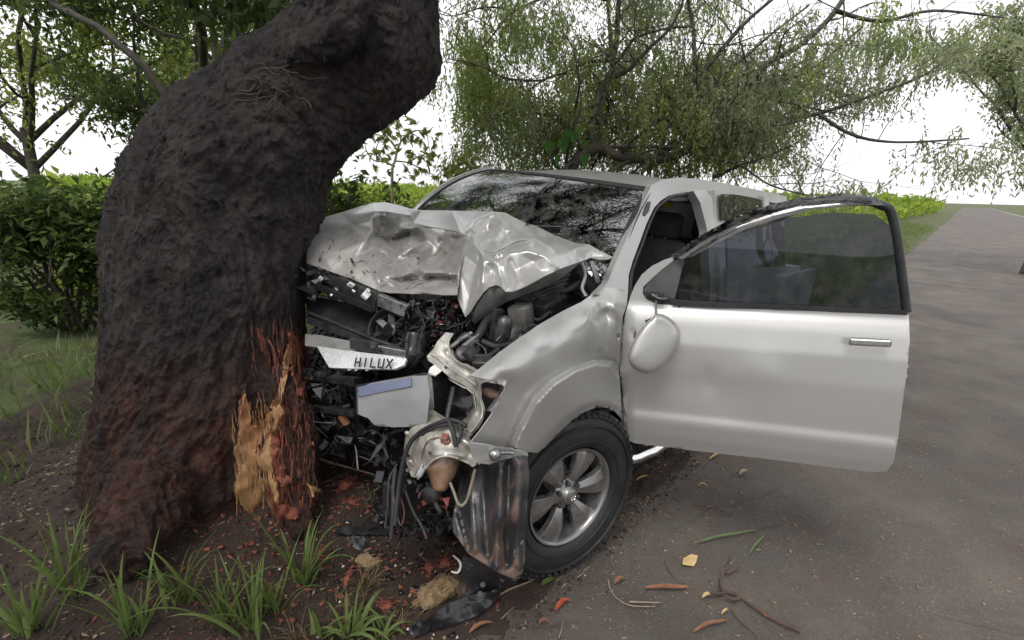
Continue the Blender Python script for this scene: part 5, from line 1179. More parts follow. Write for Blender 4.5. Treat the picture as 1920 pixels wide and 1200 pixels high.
# radiator pack: shroud with ring and fan, crossed by crushed bars
shp = [(574, 560), (600, 558), (640, 566), (690, 580), (740, 598), (766, 606), (772, 640), (764, 655), (735, 655), (700, 640), (660, 628), (620, 612), (576, 598)]
sheet('radiator_shroud', shp, [(574, 560, 2.50), (640, 566, 2.44), (690, 580, 2.38), (766, 606, 2.26), (764, 655, 2.14), (700, 640, 2.22), (640, 620, 2.32), (576, 598, 2.42)], blk, car, 6, 'smooth', .008, wrinkle=.006, wscale=10)
fcn = cpt(733, 620, 2.16); fa = np.array([.85, .30, .35]); fa /= np.linalg.norm(fa); fx_, fy_, fz_ = frame(fa)
m = MB(); m.lathe([(-.02, .082), (.02, .086), (.024, .094), (-.02, .096)], fcn, fa, 40, True); m.tube([fcn + .068 * (math.cos(q) * fx_ + math.sin(q) * fy_) for q in np.linspace(0, 6.283, 33)], .003, 6, 0, False); m.build('fan_ring', blk, car, True)
m = MB(); m.lathe([(-.01, .03), (.015, .03), (.02, .02), (.02, 0)], fcn, fa, 20)
for k in range(7):
    q = k * 2 * math.pi / 7; e = math.cos(q) * fx_ + math.sin(q) * fy_; t = np.cross(fz_, e); m.box(fcn + e * .053 + fz_ * .003, (.058, .026, .003), axes=np.array([e, (t + fz_ * .5) / 1.118, np.cross(e, (t + fz_ * .5) / 1.118)]))
m.build('fan', blk_gloss, car, False)
m = MB(); m.bar(*P3((575, 505, 2.42), (715, 560, 2.18)), .03, .05); m.build('crossmember', gunk, car, False, .006)
m = MB(); m.bar(*P3((712, 562, 2.17), (766, 584, 2.09)), .028, .055); o = m.build('crossmember_end', bare_steel, car, False, .005)
m = MB(); m.bar(*P3((574, 528, 2.40), (700, 580, 2.19)), .02, .03); m.bar(*P3((640, 548, 2.28), (705, 572, 2.18)), .012, .06); m.build('crossmember', blk, car, False, .004)
m = MB()
for (u, v, s_) in ((601, 522, .016), (658, 534, .02), (686, 553, .028), (663, 546, .012), (621, 553, .009), (690, 545, .014)):
    m.box(cpt(u, v, 2.12 + (715 - u) * .0016), (s_ * 1.2, s_ * .5, s_), (rs.random() * 3, .5, .8))
m.build('torn_foil', white_pl, car, False, kind='stuff')
m = MB(); m.tube(P3((576, 585, 2.40), (632, 606, 2.28), (705, 637, 2.13), (752, 650, 2.08)), .012, 8, 3, True, .5); m.bar(*P3((578, 600, 2.38), (720, 652, 2.12)), .012, .03); m.build('condenser_tube', gunk, car, True)
# lower bars of the grille opening
gb = [(572, 626), (600, 628), (640, 636), (700, 645), (760, 655), (766, 660), (765, 674), (752, 683), (715, 676), (680, 666), (640, 658), (600, 652), (572, 648)]
sheet('grille_surround', gb, [(572, 626, 2.34), (640, 636, 2.22), (700, 645, 2.12), (766, 660, 2.02), (752, 683, 1.99), (680, 666, 2.10), (600, 652, 2.26), (572, 648, 2.30)], under_silver, car, 5, 'smooth', .02, wrinkle=.003, wscale=20)
m = MB(); m.bar(*P3((660, 643, 2.12), (712, 652, 2.05)), .03, .045); m.build('grille_bracket', gunk, car, False, .004)
m = MB(); m.bar(*P3((713, 658, 2.02), (764, 668, 1.96)), .03, .05); m.build('grille_bracket_end', bare_steel, car, False, .004)
m = MB(); q = cpt(699, 648, 2.035); m.lathe([(0, .012), (.004, .012), (.004, 0)], q, O_C - q, 12); m.build('bolt_hole', blk, car, False)
cg = [(594, 649), (610, 651), (640, 656), (690, 662), (740, 668), (762, 672), (758, 684), (740, 692), (700, 692), (660, 691), (617, 689), (605, 668)]
cgd = [(594, 649, 2.20), (640, 656, 2.12), (740, 668, 1.96), (762, 672, 1.94), (740, 692, 1.93), (660, 691, 2.05), (617, 689, 2.10)]
sheet('grille_badge_bar', cg, cgd, plate_paint, car, 4, 'smooth', .012)
# lettering stamped across the chrome bar, the end of the word lost in the damage
A_ = cpt(668, 687, 2.035); B_ = cpt(742, 691, 1.925); C_ = cpt(670, 670, 2.045)
ex = (B_ - A_); Lw = np.linalg.norm(ex); ex = ex / Lw; ey = C_ - A_; hL = np.linalg.norm(ey); ey = ey - ex * (ey @ ex); ey /= np.linalg.norm(ey); ez = np.cross(ex, ey)
if ez @ (O_C - A_) < 0: ez = -ez
def strokes(mb, segs, x0, w_, h):
    for (xa, ya, xb, yb) in segs:
        a = A_ + ex * (x0 + xa * w_) + ey * (ya * h); b = A_ + ex * (x0 + xb * w_) + ey * (yb * h); d = b - a; L = np.linalg.norm(d) + .002; d /= np.linalg.norm(d); t = np.cross(ez, d)
        mb.box((a + b) / 2 + ez * .008, (L + .004, .0062, .003), axes=np.array([d, t, ez]))
m = MB(); cw = Lw / 5.1; G = {'H': [(0, 0, 0, 1), (.7, 0, .7, 1), (0, .5, .7, .5)], 'I': [(.35, 0, .35, 1)], 'L': [(.05, 0, .05, 1), (.05, 0, .7, 0)], 'U': [(0, .1, 0, 1), (.7, .1, .7, 1), (.08, 0, .62, 0)], 'X': [(0, 0, .7, 1), (0, 1, .7, 0)]}
for i, chh in enumerate('HILUX'): strokes(m, G[chh], i * cw * 1.02, cw * .88, hL * .85)
m.build('badge_letters', blk, car, False)
# number plate, blank, with its blue top band
pl_o = [(668, 724), (720, 714), (800, 700), (806, 740), (800, 792), (790, 800), (735, 801), (704, 799), (690, 784), (669, 776)]
pl_c = [(668, 724, 2.04), (800, 700, 1.88), (806, 740, 1.87), (795, 798, 1.90), (704, 799, 2.0), (669, 776, 2.04), (740, 755, 1.93)]
pm = simple('scuffed plate white', (.27, .27, .275), .45, .1, .15, 6, .1, 20, (.16, .13, .10), .62)
o = sheet('number_plate', pl_o, pl_c, pm, car, 5, 'smooth', .003, wrinkle=.002, wscale=12)
bd_o = [(670, 726), (720, 716), (770, 708), (771, 724), (720, 734), (671, 744)]
_pf = rbf(pl_c, 'smooth'); sheet('plate_band', bd_o, lambda Q: _pf(Q) - .008, blue_pl, car, 5, 'smooth', .002)
m = MB(); m.tube(P3((668, 724, 2.035), (720, 714, 1.975), (800, 700, 1.875)), .004, 6, 2); m.tube(P3((668, 724, 2.035), (669, 776, 2.035)), .003, 6, 2); m.build('plate_frame', blk, car, True)
# apron return rising to the frame beside the plate
sd_ = [(790, 700), (808, 702), (812, 730), (814, 765), (806, 775), (790, 775)]
sheet('apron_side', sd_, [(790, 700, 1.98), (808, 702, 1.98), (814, 765, 1.97), (790, 775, 1.98)], cream, car, 5, 'smooth', .003, wrinkle=.004)
# crushed bumper beam and lower grille in the dark
m = MB(); m.bar(*P3((580, 705, 2.36), (672, 716, 2.14)), .05, .03); m.bar(*P3((576, 762, 2.34), (668, 775, 2.16)), .04, .03); m.build('bumper_beam', gunk_dark, car, False, .006)
lg = [(580, 700), (640, 706), (670, 715), (672, 790), (690, 810), (640, 830), (590, 800)]
sheet('lower_grille', lg, [(580, 700, 2.46), (672, 715, 2.24), (690, 810, 2.22), (590, 800, 2.44), (630, 760, 2.36)], blk, car, 7, 'smooth', .006, wrinkle=.03, wscale=12)
for pts in ([(590, 800), (612, 792), (630, 780), (645, 774), (640, 790), (615, 803), (598, 805)], [(636, 792), (646, 786), (650, 798), (640, 800)], [(594, 738), (620, 730), (640, 735), (636, 748), (610, 752)]):
    sheet('bumper_shard', pts, [(u, v, 2.28 + .0012 * (640 - u)) for u, v in pts], under_silver if pts[0][0] < 636 and pts[0][1] > 790 else gunk, car, 5, 'smooth', .003, wrinkle=.01, wscale=20)
m = MB(); m.box(cpt(645, 787, 2.22), (.02, .03, .05), (.2, .3, .6)); m.build('reflector', simple('dull orange reflector', (.35, .16, .07), .4), car, False, .003)
# crushed radiator core: bent fins in a frame behind the shards
for k in range(26):
    u0 = 776 + k * 3.4; m = MB(); m.bar(*P3((u0, 566 + k * .4, 2.34), (u0 - 6 + 3 * math.sin(k), 650, 2.24)), .003, .03); m.build('radiator_fin', alloy if k % 5 == 2 else gunk, car, False)
m = MB(); m.bar(*P3((770, 562, 2.32), (866, 572, 2.28)), .02, .02); m.build('radiator_tank', blk, car, False, .004)
# clutter of broken finned core, shards and clips (too small and many to count)
def clutter(name, box, n_, mt, smin, smax, seed, kinds='bts', up=None):
    r = random.Random(seed); m = MB()
    for k in range(n_):
        u = r.uniform(box[0], box[2]); v = r.uniform(box[1], box[3]); d_ = r.uniform(box[4], box[5]); c = cpt(u, v, d_); s_ = r.uniform(smin, smax); kd = r.choice(kinds)
        if kd == 'b': m.box(c, (s_, s_ * r.uniform(.2, .9), s_ * r.uniform(.1, .5)), (r.random() * 6, r.random() * 6, r.random() * 6))
        elif kd == 's':
            a = [c + np.array([r.gauss(0, s_ * .5) for _ in range(3)]) for _ in range(4)]; m.add(a, [(0, 1, 2), (0, 2, 3), (0, 3, 1), (1, 3, 2)])
        else:
            p = [c]; dd = np.array([r.gauss(0, 1) for _ in range(3)])
            for _ in range(3): dd = dd + np.array([r.gauss(0, .6) for _ in range(3)]); p.append(p[-1] + dd / np.linalg.norm(dd) * s_ * .8)
            m.tube(p, s_ * .09, 5, 3)
    return m.build(name, mt, car, False, kind='stuff')
clutter('engine_debris', (768, 560, 868, 660, 2.12, 2.24), 210, gunk, .012, .035, 1); clutter('engine_debris', (765, 560, 868, 665, 2.10, 2.24), 130, blk_gloss, .014, .045, 2); clutter('engine_debris', (772, 565, 862, 640, 2.10, 2.2), 26, redbit, .010, .024, 3, 'bs'); clutter('engine_debris', (768, 560, 868, 665, 2.08, 2.2), 60, alloy, .006, .014, 4, 'bs')
clutter('engine_debris', (576, 500, 770, 560, 2.35, 2.55), 180, gunk, .02, .06, 5); clutter('engine_debris', (576, 508, 690, 560, 2.26, 2.38), 26, alloy, .010, .03, 6, 'bs')
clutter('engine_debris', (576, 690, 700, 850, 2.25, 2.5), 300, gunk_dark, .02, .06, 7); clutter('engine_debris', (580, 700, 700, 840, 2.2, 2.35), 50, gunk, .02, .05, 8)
clutter('engine_debris', (760, 590, 800, 690, 2.0, 2.1), 60, blk, .02, .05, 9)
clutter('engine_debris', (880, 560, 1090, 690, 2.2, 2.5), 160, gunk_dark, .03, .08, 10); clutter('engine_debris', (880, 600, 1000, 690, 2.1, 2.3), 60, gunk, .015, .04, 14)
clutter('engine_debris', (700, 800, 850, 1000, 1.94, 2.15), 300, blk_gloss, .015, .045, 11); clutter('engine_debris', (720, 860, 850, 1000, 1.88, 2.05), 60, gunk, .01, .035, 12); clutter('engine_debris', (780, 900, 850, 960, 1.84, 1.95), 10, redbit, .01, .03, 13, 'bs')
# black funnel beside the plate
fn = cpt(775, 655, 2.0); m = MB(); m.lathe([(-.06, .045), (-.03, .05), (0, .042), (.012, .05), (.03, .045), (.06, .03), (.075, .012)], fn, (.3, .2, -.9), 22); m.build('air_duct', blk_gloss, car, True)
# dark horn + loose block under the apron
m = MB(); m.lathe([(-.05, .03), (-.02, .036), (.03, .034), (.04, .02), (.05, 0)], cpt(812, 925, 1.90), (.3, .4, .5), 18); m.tube(P3((800, 905, 1.92), (812, 920, 1.90), (818, 945, 1.88), (826, 960, 1.88)), .010, 8, 4); m.build('lower_bracket', gunk, car, True)

# --- wiring loom
m = MB()
for P_, r_ in ((((740, 985, 1.84), (745, 940, 1.86), (752, 885, 1.88), (765, 838, 1.88), (786, 812, 1.87), (815, 796, 1.83), (842, 788, 1.81), (862, 792, 1.80), (874, 800, 1.79)), .0085), (((733, 1010, 1.84), (737, 960, 1.86), (738, 910, 1.90), (742, 880, 1.94)), .008), (((790, 815, 1.86), (820, 800, 1.82), (850, 796, 1.80), (868, 806, 1.78)), .006), (((842, 790, 1.80), (850, 812, 1.77), (856, 838, 1.76)), .009), (((862, 795, 1.79), (864, 812, 1.77), (858, 830, 1.76)), .006), (((728, 860, 2.0), (720, 830, 2.02), (735, 812, 2.02), (760, 805, 1.98)), .007), (((745, 870, 1.95), (730, 900, 1.93), (727, 950, 1.90), (722, 990, 1.88)), .005), (((760, 920, 1.9), (775, 960, 1.88), (790, 985, 1.86), (800, 1010, 1.84)), .006)):
    m = MB(); m.tube(P3(*P_), r_, 8, 6); m.build('wiring_loom', rubber, car, True)
m = MB()
for P_ in ( ((824, 820, 1.79), (805, 825, 1.80), (795, 840, 1.82), (790, 862, 1.83)),): m.tube(P3(*P_), .0022, 5, 6)
m.build('thin_wire', copper_wire, car, True)
m = MB(); m.tube(P3((738, 930, 1.86), (744, 965, 1.85), (752, 985, 1.84), (758, 960, 1.86), (750, 930, 1.88)), .0022, 5, 6); m.build('thin_wire', copper_wire, car, True)
m = MB(); m.box(cpt(834, 822, 1.775), (.03, .025, .022), (.6, .2, .1)); m.box(cpt(839, 829, 1.772), (.02, .02, .018), (.6, .2, .1)); m.build('wire_connector', simple('brown plug', (.20, .09, .07), .5), car, False, .003)

# ================================================================== OPEN FRONT DOOR
door = bpy.data.objects.new('front_door', None); COL.objects.link(door); door.parent = car
def D(o): return ('D', o)
do = [(1270, 479), (1246, 487), (1222, 499), (1203, 515), (1190, 536), (1182, 556), (1172, 590), (1165, 622), (1162, 660), (1163, 710), (1168, 750), (1176, 790), (1180, 826), (1190, 831), (1300, 845), (1442, 861), (1560, 876), (1630, 885), (1662, 884), (1676, 866), (1684, 820), (1700, 700), (1706, 640), (1704, 590), (1560, 584), (1442, 579), (1340, 576), (1262, 572), (1232, 570), (1214, 562), (1205, 550), (1206, 538), (1220, 524), (1240, 506), (1262, 489)]
prof = [(478, 0), (500, .0), (540, .0), (570, .002), (584, .018), (600, .032), (640, .046), (690, .050), (740, .046), (768, .043), (776, .047), (786, .049), (812, .036), (830, .020), (866, .0)]
dc = []
for u in (1165, 1185, 1250, 1350, 1442, 1560, 1690):
    for v, off in prof:
        vv = v + (u - 1200) * (.053 + (v - 570) / 265 * .077) ; e = min(1, (u - 1155) / 35); 
        if u < 1200 and v < 540: continue
        dc.append((u, vv, D(off * e)))
dc += [(1266, 480, D(0)), (1205, 530, D(0)), (1225, 505, D(0)), (1190, 536, D(0))]
_pv = np.array([p[0] for p in prof], float); _po = np.array([p[1] for p in prof], float)
_fv = np.arange(470, 880, 1.0); _fo = np.interp(_fv, _pv, _po); _k = np.exp(-np.linspace(-2, 2, 15) ** 2); _k /= _k.sum(); _fo = np.convolve(np.pad(_fo, 7, 'edge'), _k, 'valid')
def door_depth(Q, extra=0.0):
    Q = np.asarray(Q, float); u, v = Q[:, 0], Q[:, 1]; v0 = (v - (u - 1200) * (.053 - 570 / 265 * .077)) / (1 + (u - 1200) * .077 / 265); e = np.clip((u - 1155) / 40, 0, 1); e = e * (2 - e)
    return plane_off(DN, DH, Q, np.interp(v0, _fv, _fo) * e + extra)
dsk = sheet('door_skin', do, door_depth, silver, door, 6, 'smooth', .010, wrinkle=.0006, wscale=3)
dent(dsk, [(1300, 720, 1360, 740, 40, .006), (1332, 705, 1330, 720, 16, .004), (1186, 622, 1188, 636, 5, .006), (1420, 690, 1440, 700, 30, -.004)])
# door inner card so the door reads thick from any side
ino = [(1190, 560), (1186, 700), (1195, 822), (1300, 838), (1442, 853), (1560, 866), (1640, 866), (1670, 800), (1696, 690), (1698, 600), (1560, 592), (1442, 586), (1230, 575)]
sheet('door_card', ino, [(u, v, D(-.06)) for u, v in ino], interior, door, 14, 'smooth', .03)
gl_o = [(1236, 512), (1262, 490), (1272, 482), (1300, 474), (1345, 455), (1385, 436), (1425, 424), (1480, 408), (1560, 398), (1640, 402), (1680, 430), (1700, 588), (1560, 582), (1442, 577), (1262, 571)]
sheet('door_glass', gl_o, [(u, v, D(-.012)) for u, v in gl_o], glass_tint, door, 12, 'smooth', .004)
sl_o = [(1206, 544), (1220, 524), (1240, 506), (1264, 488), (1284, 482), (1275, 520), (1262, 572), (1234, 570), (1215, 562)]
sheet('sail_panel', sl_o, [(u, v, D(-.002)) for u, v in sl_o], simple('dark sail panel', (.075, .075, .078), .55), door, 6, 'smooth', .008)
bl_o = [(1255, 560), (1300, 564), (1442, 571), (1560, 576), (1700, 582), (1702, 591), (1560, 585), (1442, 580), (1340, 577), (1262, 573)]
sheet('belt_seal', bl_o, [(u, v, D(.016)) for u, v in bl_o], blk, door, 6, 'smooth', .014)
vs_o = [(1259, 480), (1275, 468), (1300, 450), (1335, 429), (1370, 411), (1405, 397), (1445, 384), (1500, 370), (1580, 362), (1640, 368), (1660, 385), (1600, 384), (1520, 392), (1445, 421), (1425, 428), (1385, 438), (1345, 455), (1320, 469), (1300, 480), (1278, 486)]
vs_c = [(u, v, D(.018 if v > (500 - (u - 1260) * .46) else .004)) for u, v in vs_o] + [(1350, 440, D(.040)), (1400, 415, D(.042)), (1300, 468, D(.034)), (1450, 402, D(.044)), (1540, 378, D(.04))]
_up = [(1259, 480), (1275, 468), (1300, 450), (1335, 429), (1370, 411), (1405, 397), (1445, 384), (1500, 370), (1580, 362), (1640, 368), (1660, 385)]
def visor_depth(Q):
    a = np.clip(seg_dist(Q, _up) / 34, 0, 1); return plane_off(DN, DH, Q, .006 + .040 * np.sin(a * 1.9))
sheet('rain_visor', vs_o, visor_depth, smoke, door, 4, 'smooth', .004)
# window frame behind the visor
m = MB(); m.tube([cpt(u, v, D(-.015)) for u, v in [(1262, 485), (1300, 462), (1345, 438), (1400, 413), (1450, 396), (1520, 378), (1600, 374), (1650, 384), (1676, 415), (1700, 585)]], .017, 8, 5); m.build('window_frame', blk, door, True)
m = MB(); q = cpt(1630, 640, D(.07)); m.bar(cpt(1590, 640, D(.075)), cpt(1672, 644, D(.075)), .018, .03); m.build('door_handle', chrome, door, False, .008)
m = MB(); m.box(cpt(1192, 627, D(.03)), (.022, .006, .03)); m.build('door_plug', blk, door, False, .002)
m = MB(); m.bar(cpt(1186, 760, D(-.03)), (-.40, .80, .62), .03, .04); m.bar(cpt(1186, 620, D(-.03)), (-.40, .80, .98), .03, .04); m.build('door_hinge', under_silver, door, False, .003)
# mirror hanging from its cable
mo = [(1229, 588), (1245, 590), (1262, 600), (1272, 612), (1276, 626), (1273, 646), (1264, 664), (1248, 684), (1232, 696), (1214, 701), (1196, 696), (1183, 686), (1178, 673), (1181, 656), (1190, 636), (1203, 616), (1214, 603), (1222, 596)]
cen = (1226, 646)
def mirror():
    m = MB(); rings = []; dd = depth(cen[0], cen[1], D(.15)); nseg = 44; P = smooth_path(np.array(mo + [mo[0]], float), 3)[:-1]; nseg = len(P)
    levels = [(.96, .075), (1.0, .05), (1.0, .0), (.985, -.020), (.95, -.034), (.89, -.043), (.80, -.048), (.6, -.052), (.3, -.054)]
    for s_, dz in levels:
        for (u, v) in P: 
            uu, vv = cen[0] + (u - cen[0]) * s_, cen[1] + (v - cen[1]) * s_
            tilt = ((uu - cen[0]) * .72 + (vv - cen[1]) * .5) * .00045
            m.v.append(tuple(cpt(uu, vv, dd + dz + tilt)))
    m.v.append(tuple(cpt(*cen, dd - .0545)))
    for i in range(len(levels) - 1):
        for k in range(nseg): m.f.append((i * nseg + k, i * nseg + (k + 1) % nseg, (i + 1) * nseg + (k + 1) % nseg, (i + 1) * nseg + k))
    L = (len(levels) - 1) * nseg
    for k in range(nseg): m.f.append((L + k, L + (k + 1) % nseg, len(m.v) - 1))
    m.f.append(tuple(range(nseg))[::-1]); return m.build('mirror_shell', silver, door, True)
mirror()
sheet('mirror_notch', [(1209, 600), (1216, 598), (1224, 594), (1229, 590), (1227, 603), (1219, 607), (1211, 606)], [(1209, 600, D(.135)), (1229, 592, D(.135)), (1220, 606, D(.15))], blk, door, 4, 'smooth', .01)
m = MB(); m.tube([cpt(1231, 562, D(.03)), cpt(1229, 574, D(.06)), cpt(1230, 588, D(.10)), cpt(1222, 600, D(.11))], .0045, 6, 4); m.build('mirror_cable', simple('grey cable', (.16, .16, .16), .5), door, True)
mm = [(1206, 550), (1215, 545), (1240, 549), (1258, 556), (1256, 566), (1240, 570), (1225, 566), (1212, 560)]
sheet('mirror_mount', mm, [(u, v, D(.012)) for u, v in mm] + [(1232, 557, D(.045))], blk, door, 4, 'smooth', .015)
m = MB(); m.box(cpt(1238, 556, D(.04)), (.025, .02, .02), (.4, .2, .1)); m.tube([cpt(1222, 552, D(.04)), cpt(1236, 560, D(.05)), cpt(1250, 560, D(.045))], .006, 6, 3); m.build('mirror_pivot', gunk, door, False)

tick('front')
# ================================================================== DEBRIS ON THE GROUND
def thing_mesh(mb, name, mt, label, cat, group=None, smooth=False, bevel=0, at=None):
    V = np.array(mb.v); c = np.array(at) if at is not None else np.array([V[:, 0].mean(), V[:, 1].mean(), V[:, 2].min()])
    mb.v = [tuple(p) for p in V - c]; o = mb.build(name, mt, None, smooth, bevel); o.location = c; tag(o, label, cat, group); return o
def gsheet(name, outline, hts, mt, label, cat, thick=.01, wr=.004, step=6, jag=1, parent=None, group=None):
    """debris sheet whose outline is traced on the ground; hts = height above ground per outline point (or one value)"""
    cs = []
    for i, (u, v) in enumerate(outline):
        g = ghit(u, v); h = hts if np.isscalar(hts) else hts[i]; dd = float((g - CAM) @ np.array(_f[:])); r = rays((u, v))[0]; cs.append((u, v, dd + h / r[2]))
    o = sheet(name, outline, cs, mt, None, step, 'smooth', thick, wr, space='world', wscale=18, jag=jag)
    c = np.mean([v.co[:] for v in o.data.vertices], 0)
    for v in o.data.vertices: v.co -= Vector(c)
    o.location = c
    if parent is not None: o.location = Vector(c) - parent.location; o.parent = parent
    else: tag(o, label, cat, group)
    return o
# torn black bumper corner lying on the ground
bp_ = bpy.data.objects.new('bumper_piece', None); COL.objects.link(bp_); bp_.location = ghit(890, 1130); tag(bp_, 'torn black plastic bumper corner lying at the foot of the mud guard', 'bumper piece')
o_ = [(868, 1042), (900, 1052), (935, 1072), (962, 1084), (975, 1084), (960, 1096), (948, 1100), (938, 1112), (925, 1112), (905, 1122), (885, 1130), (862, 1128), (856, 1110), (866, 1092), (866, 1065)]
gsheet('corner_panel', o_, [.20, .19, .17, .15, .14, .10, .08, .03, .02, .01, .02, .03, .06, .10, .16], guard_mat, None, None, .006, .006, 5, 1, bp_)
o_ = [(930, 1108), (900, 1112), (874, 1120), (845, 1128), (825, 1142), (805, 1160), (788, 1172), (800, 1184), (818, 1182), (842, 1176), (862, 1168), (885, 1160), (905, 1146), (925, 1130), (938, 1116)]
gsheet('lower_lip', o_, [.08, .07, .07, .07, .06, .05, .02, .0, .01, .01, .015, .02, .03, .03, .05], blk_gloss, None, None, .008, .008, 5, 2, bp_)
mb = MB(); q0 = np.array(bp_.location)
for (u, v) in ((905, 1098), (942, 1088), (900, 1115)): 
    q = ghit(u, v); r = rays((u, v))[0]; q = q - r * .17 * (1 if v < 1110 else .6); mb = MB(); mb.lathe([(0, .010), (.003, .010), (.003, 0)], q - q0, CAM - q, 12); mb.build('bolt_hole', blk, bp_)
o_ = [(763, 1180), (775, 1170), (800, 1160), (812, 1170), (800, 1186), (775, 1196)]
gsheet('plastic_shard', o_, .02, blk_gloss, 'glossy black plastic shard left of the torn bumper corner', 'plastic shard', .006, .01, 5, 2)
o_ = [(630, 992), (655, 986), (690, 988), (735, 992), (745, 998), (735, 1003), (690, 1002), (650, 1003), (628, 998)]
gsheet('plastic_strip', o_, .015, blk, 'long flat black plastic strip on the soil right of the trunk', 'plastic strip', .006, .004, 5, 1)
o_ = [(648, 1012), (662, 1004), (680, 1004), (692, 1016), (694, 1028), (680, 1033), (664, 1028)]
gsheet('plastic_shard', o_, [.01, .02, .02, .01, 0, 0, 0], blk_gloss, 'curled black plastic shard just below the flat black strip', 'plastic shard', .005, .008, 4, 1)
for (u, v, k, lb) in ((792, 985, 16, 'black lump of broken plastic under the hanging wires'), (835, 1000, 14, 'small black plastic chunk against the foot of the mud guard')):
    gsheet('plastic_chunk', [(u - k, v), (u - k * .3, v - k * .6), (u + k, v - k * .4), (u + k * 1.1, v + k * .4), (u, v + k * .7)], .02, blk_gloss, lb, 'plastic chunk', .01, .012, 4, 1)
# white hook shaped clip
mb = MB(); mb.tube([ghit(u, v) + [0, 0, z] for u, v, z in ((850, 1062, .05), (860, 1070, .05), (864, 1080, .04), (858, 1086, .03), (846, 1086, .03))], [.003, .005, .006, .006, .004], 8, 5)
thing_mesh(mb, 'white_clip', white_pl, 'small white hook-shaped plastic clip beside the tan wood chunk', 'clip', smooth=True)
# wood chunks
def rough_chunk(name, outline, h, mt, label, cat, seed, jag=1.5, parent=None):
    cs = []
    for (u, v) in outline: cs.append((u, v, float((ghit(u, v) - CAM) @ np.array(_f[:])) + .005))
    cu = sum(p[0] for p in outline) / len(outline); cv = sum(p[1] for p in outline) / len(outline); dc_ = float((ghit(cu, cv) - CAM) @ np.array(_f[:]))
    for (u, v) in outline: cs.append((cu + (u - cu) * .7, cv + (v - cv) * .7, dc_ + (float((ghit(u, v) - CAM) @ np.array(_f[:])) - dc_) * .6 - h))
    cs.append((cu, cv, dc_ - h * 1.15))
    r_ = random.Random(seed)
    for _ in range(16):
        a_, s_ = r_.uniform(0, 6.28), r_.uniform(.1, .8); k_ = outline[int(a_ / 6.2832 * len(outline)) % len(outline)]; u_, v_ = cu + (k_[0] - cu) * s_, cv + (k_[1] - cv) * s_; cs.append((u_, v_, dc_ + (float((ghit(u_, v_) - CAM) @ np.array(_f[:])) - dc_) * .7 - h * (1.1 - s_ * .5) * r_.uniform(.55, 1.25)))
    o = sheet(name, outline, cs, mt, None, 3.2, 'facet', .012, .007, space='world', wscale=60, jag=jag); c = np.mean([v.co[:] for v in o.data.vertices], 0)
    for v in o.data.vertices: v.co -= Vector(c)
    o.location = c; tag(o, label, cat)
    fb = MB(); vs_ = [v.co.copy() for v in o.data.vertices]; n_ = 26 if h < .04 else 150; g0 = np.array([1, .5 + r_.uniform(-.8, .8), .1])
    for _ in range(n_):
        q = np.array(r_.choice(vs_)[:]); q[2] += .003; shard(fb, q, g0 * r_.choice([1, -1]) + [r_.gauss(0, .25), r_.gauss(0, .25), r_.gauss(.12, .18)], r_.uniform(.012, .04) * (1 if h < .04 else 1.3), r_.uniform(.0015, .005), r_.uniform(.001, .003))
    fb.build('fibres', mt, o, kind='stuff'); return o
rough_chunk('wood_chunk', [(770, 1136), (776, 1118), (792, 1100), (815, 1084), (835, 1077), (850, 1080), (862, 1092), (862, 1106), (850, 1118), (832, 1130), (812, 1142), (790, 1146)], .05, tan_wood, 'large pale tan chunk of split wood beside the torn black bumper', 'wood chunk', 1)
rough_chunk('wood_chunk', [(660, 1052), (672, 1040), (690, 1034), (702, 1044), (716, 1046), (712, 1060), (700, 1068), (680, 1066)], .03, tan_wood, 'split yellowish wood fragment on the dead grass', 'wood chunk', 2, 2.5)
rough_chunk('bark_piece', [(638, 1108), (642, 1086), (650, 1066), (662, 1058), (662, 1072), (655, 1092), (646, 1110)], .018, redbark, 'upright red strip of bark next to the dead grass clump', 'bark piece', 3, 1.5)
rough_chunk('bark_piece', [(708, 1136), (714, 1124), (730, 1122), (740, 1132), (732, 1144), (716, 1146)], .022, redbark, 'salmon red bark lump left of the tan wood chunk', 'bark piece', 4, 2)
rough_chunk('bark_piece', [(796, 1058), (802, 1050), (812, 1054), (816, 1070), (806, 1078), (798, 1072)], .016, redbark, 'small red bark bit on bare soil above the tan wood chunk', 'bark piece', 5, 1.5)
rough_chunk('bark_piece', [(822, 1052), (836, 1042), (850, 1046), (844, 1060), (830, 1070), (822, 1066)], .016, redbark, 'dull red bark bit close to the foot of the mud guard', 'bark piece', 6, 1.5)
rough_chunk('bark_piece', [(625, 916), (640, 900), (656, 893), (670, 897), (668, 908), (655, 914), (642, 922), (632, 926)], .03, redbark, 'shredded red bark piece on the soil right of the trunk foot', 'bark piece', 7, 3)
rough_chunk('bark_piece', [(645, 938), (660, 930), (672, 938), (668, 950), (652, 948)], .02, redbark, 'torn pinkish bark scrap below the shredded red piece', 'bark piece', 8, 3)
rough_chunk('bark_piece', [(592, 1042), (600, 1020), (606, 1018), (604, 1036), (598, 1048)], .012, redbark, 'reddish bark sliver standing behind the tall grass tuft', 'bark piece', 9, 1)
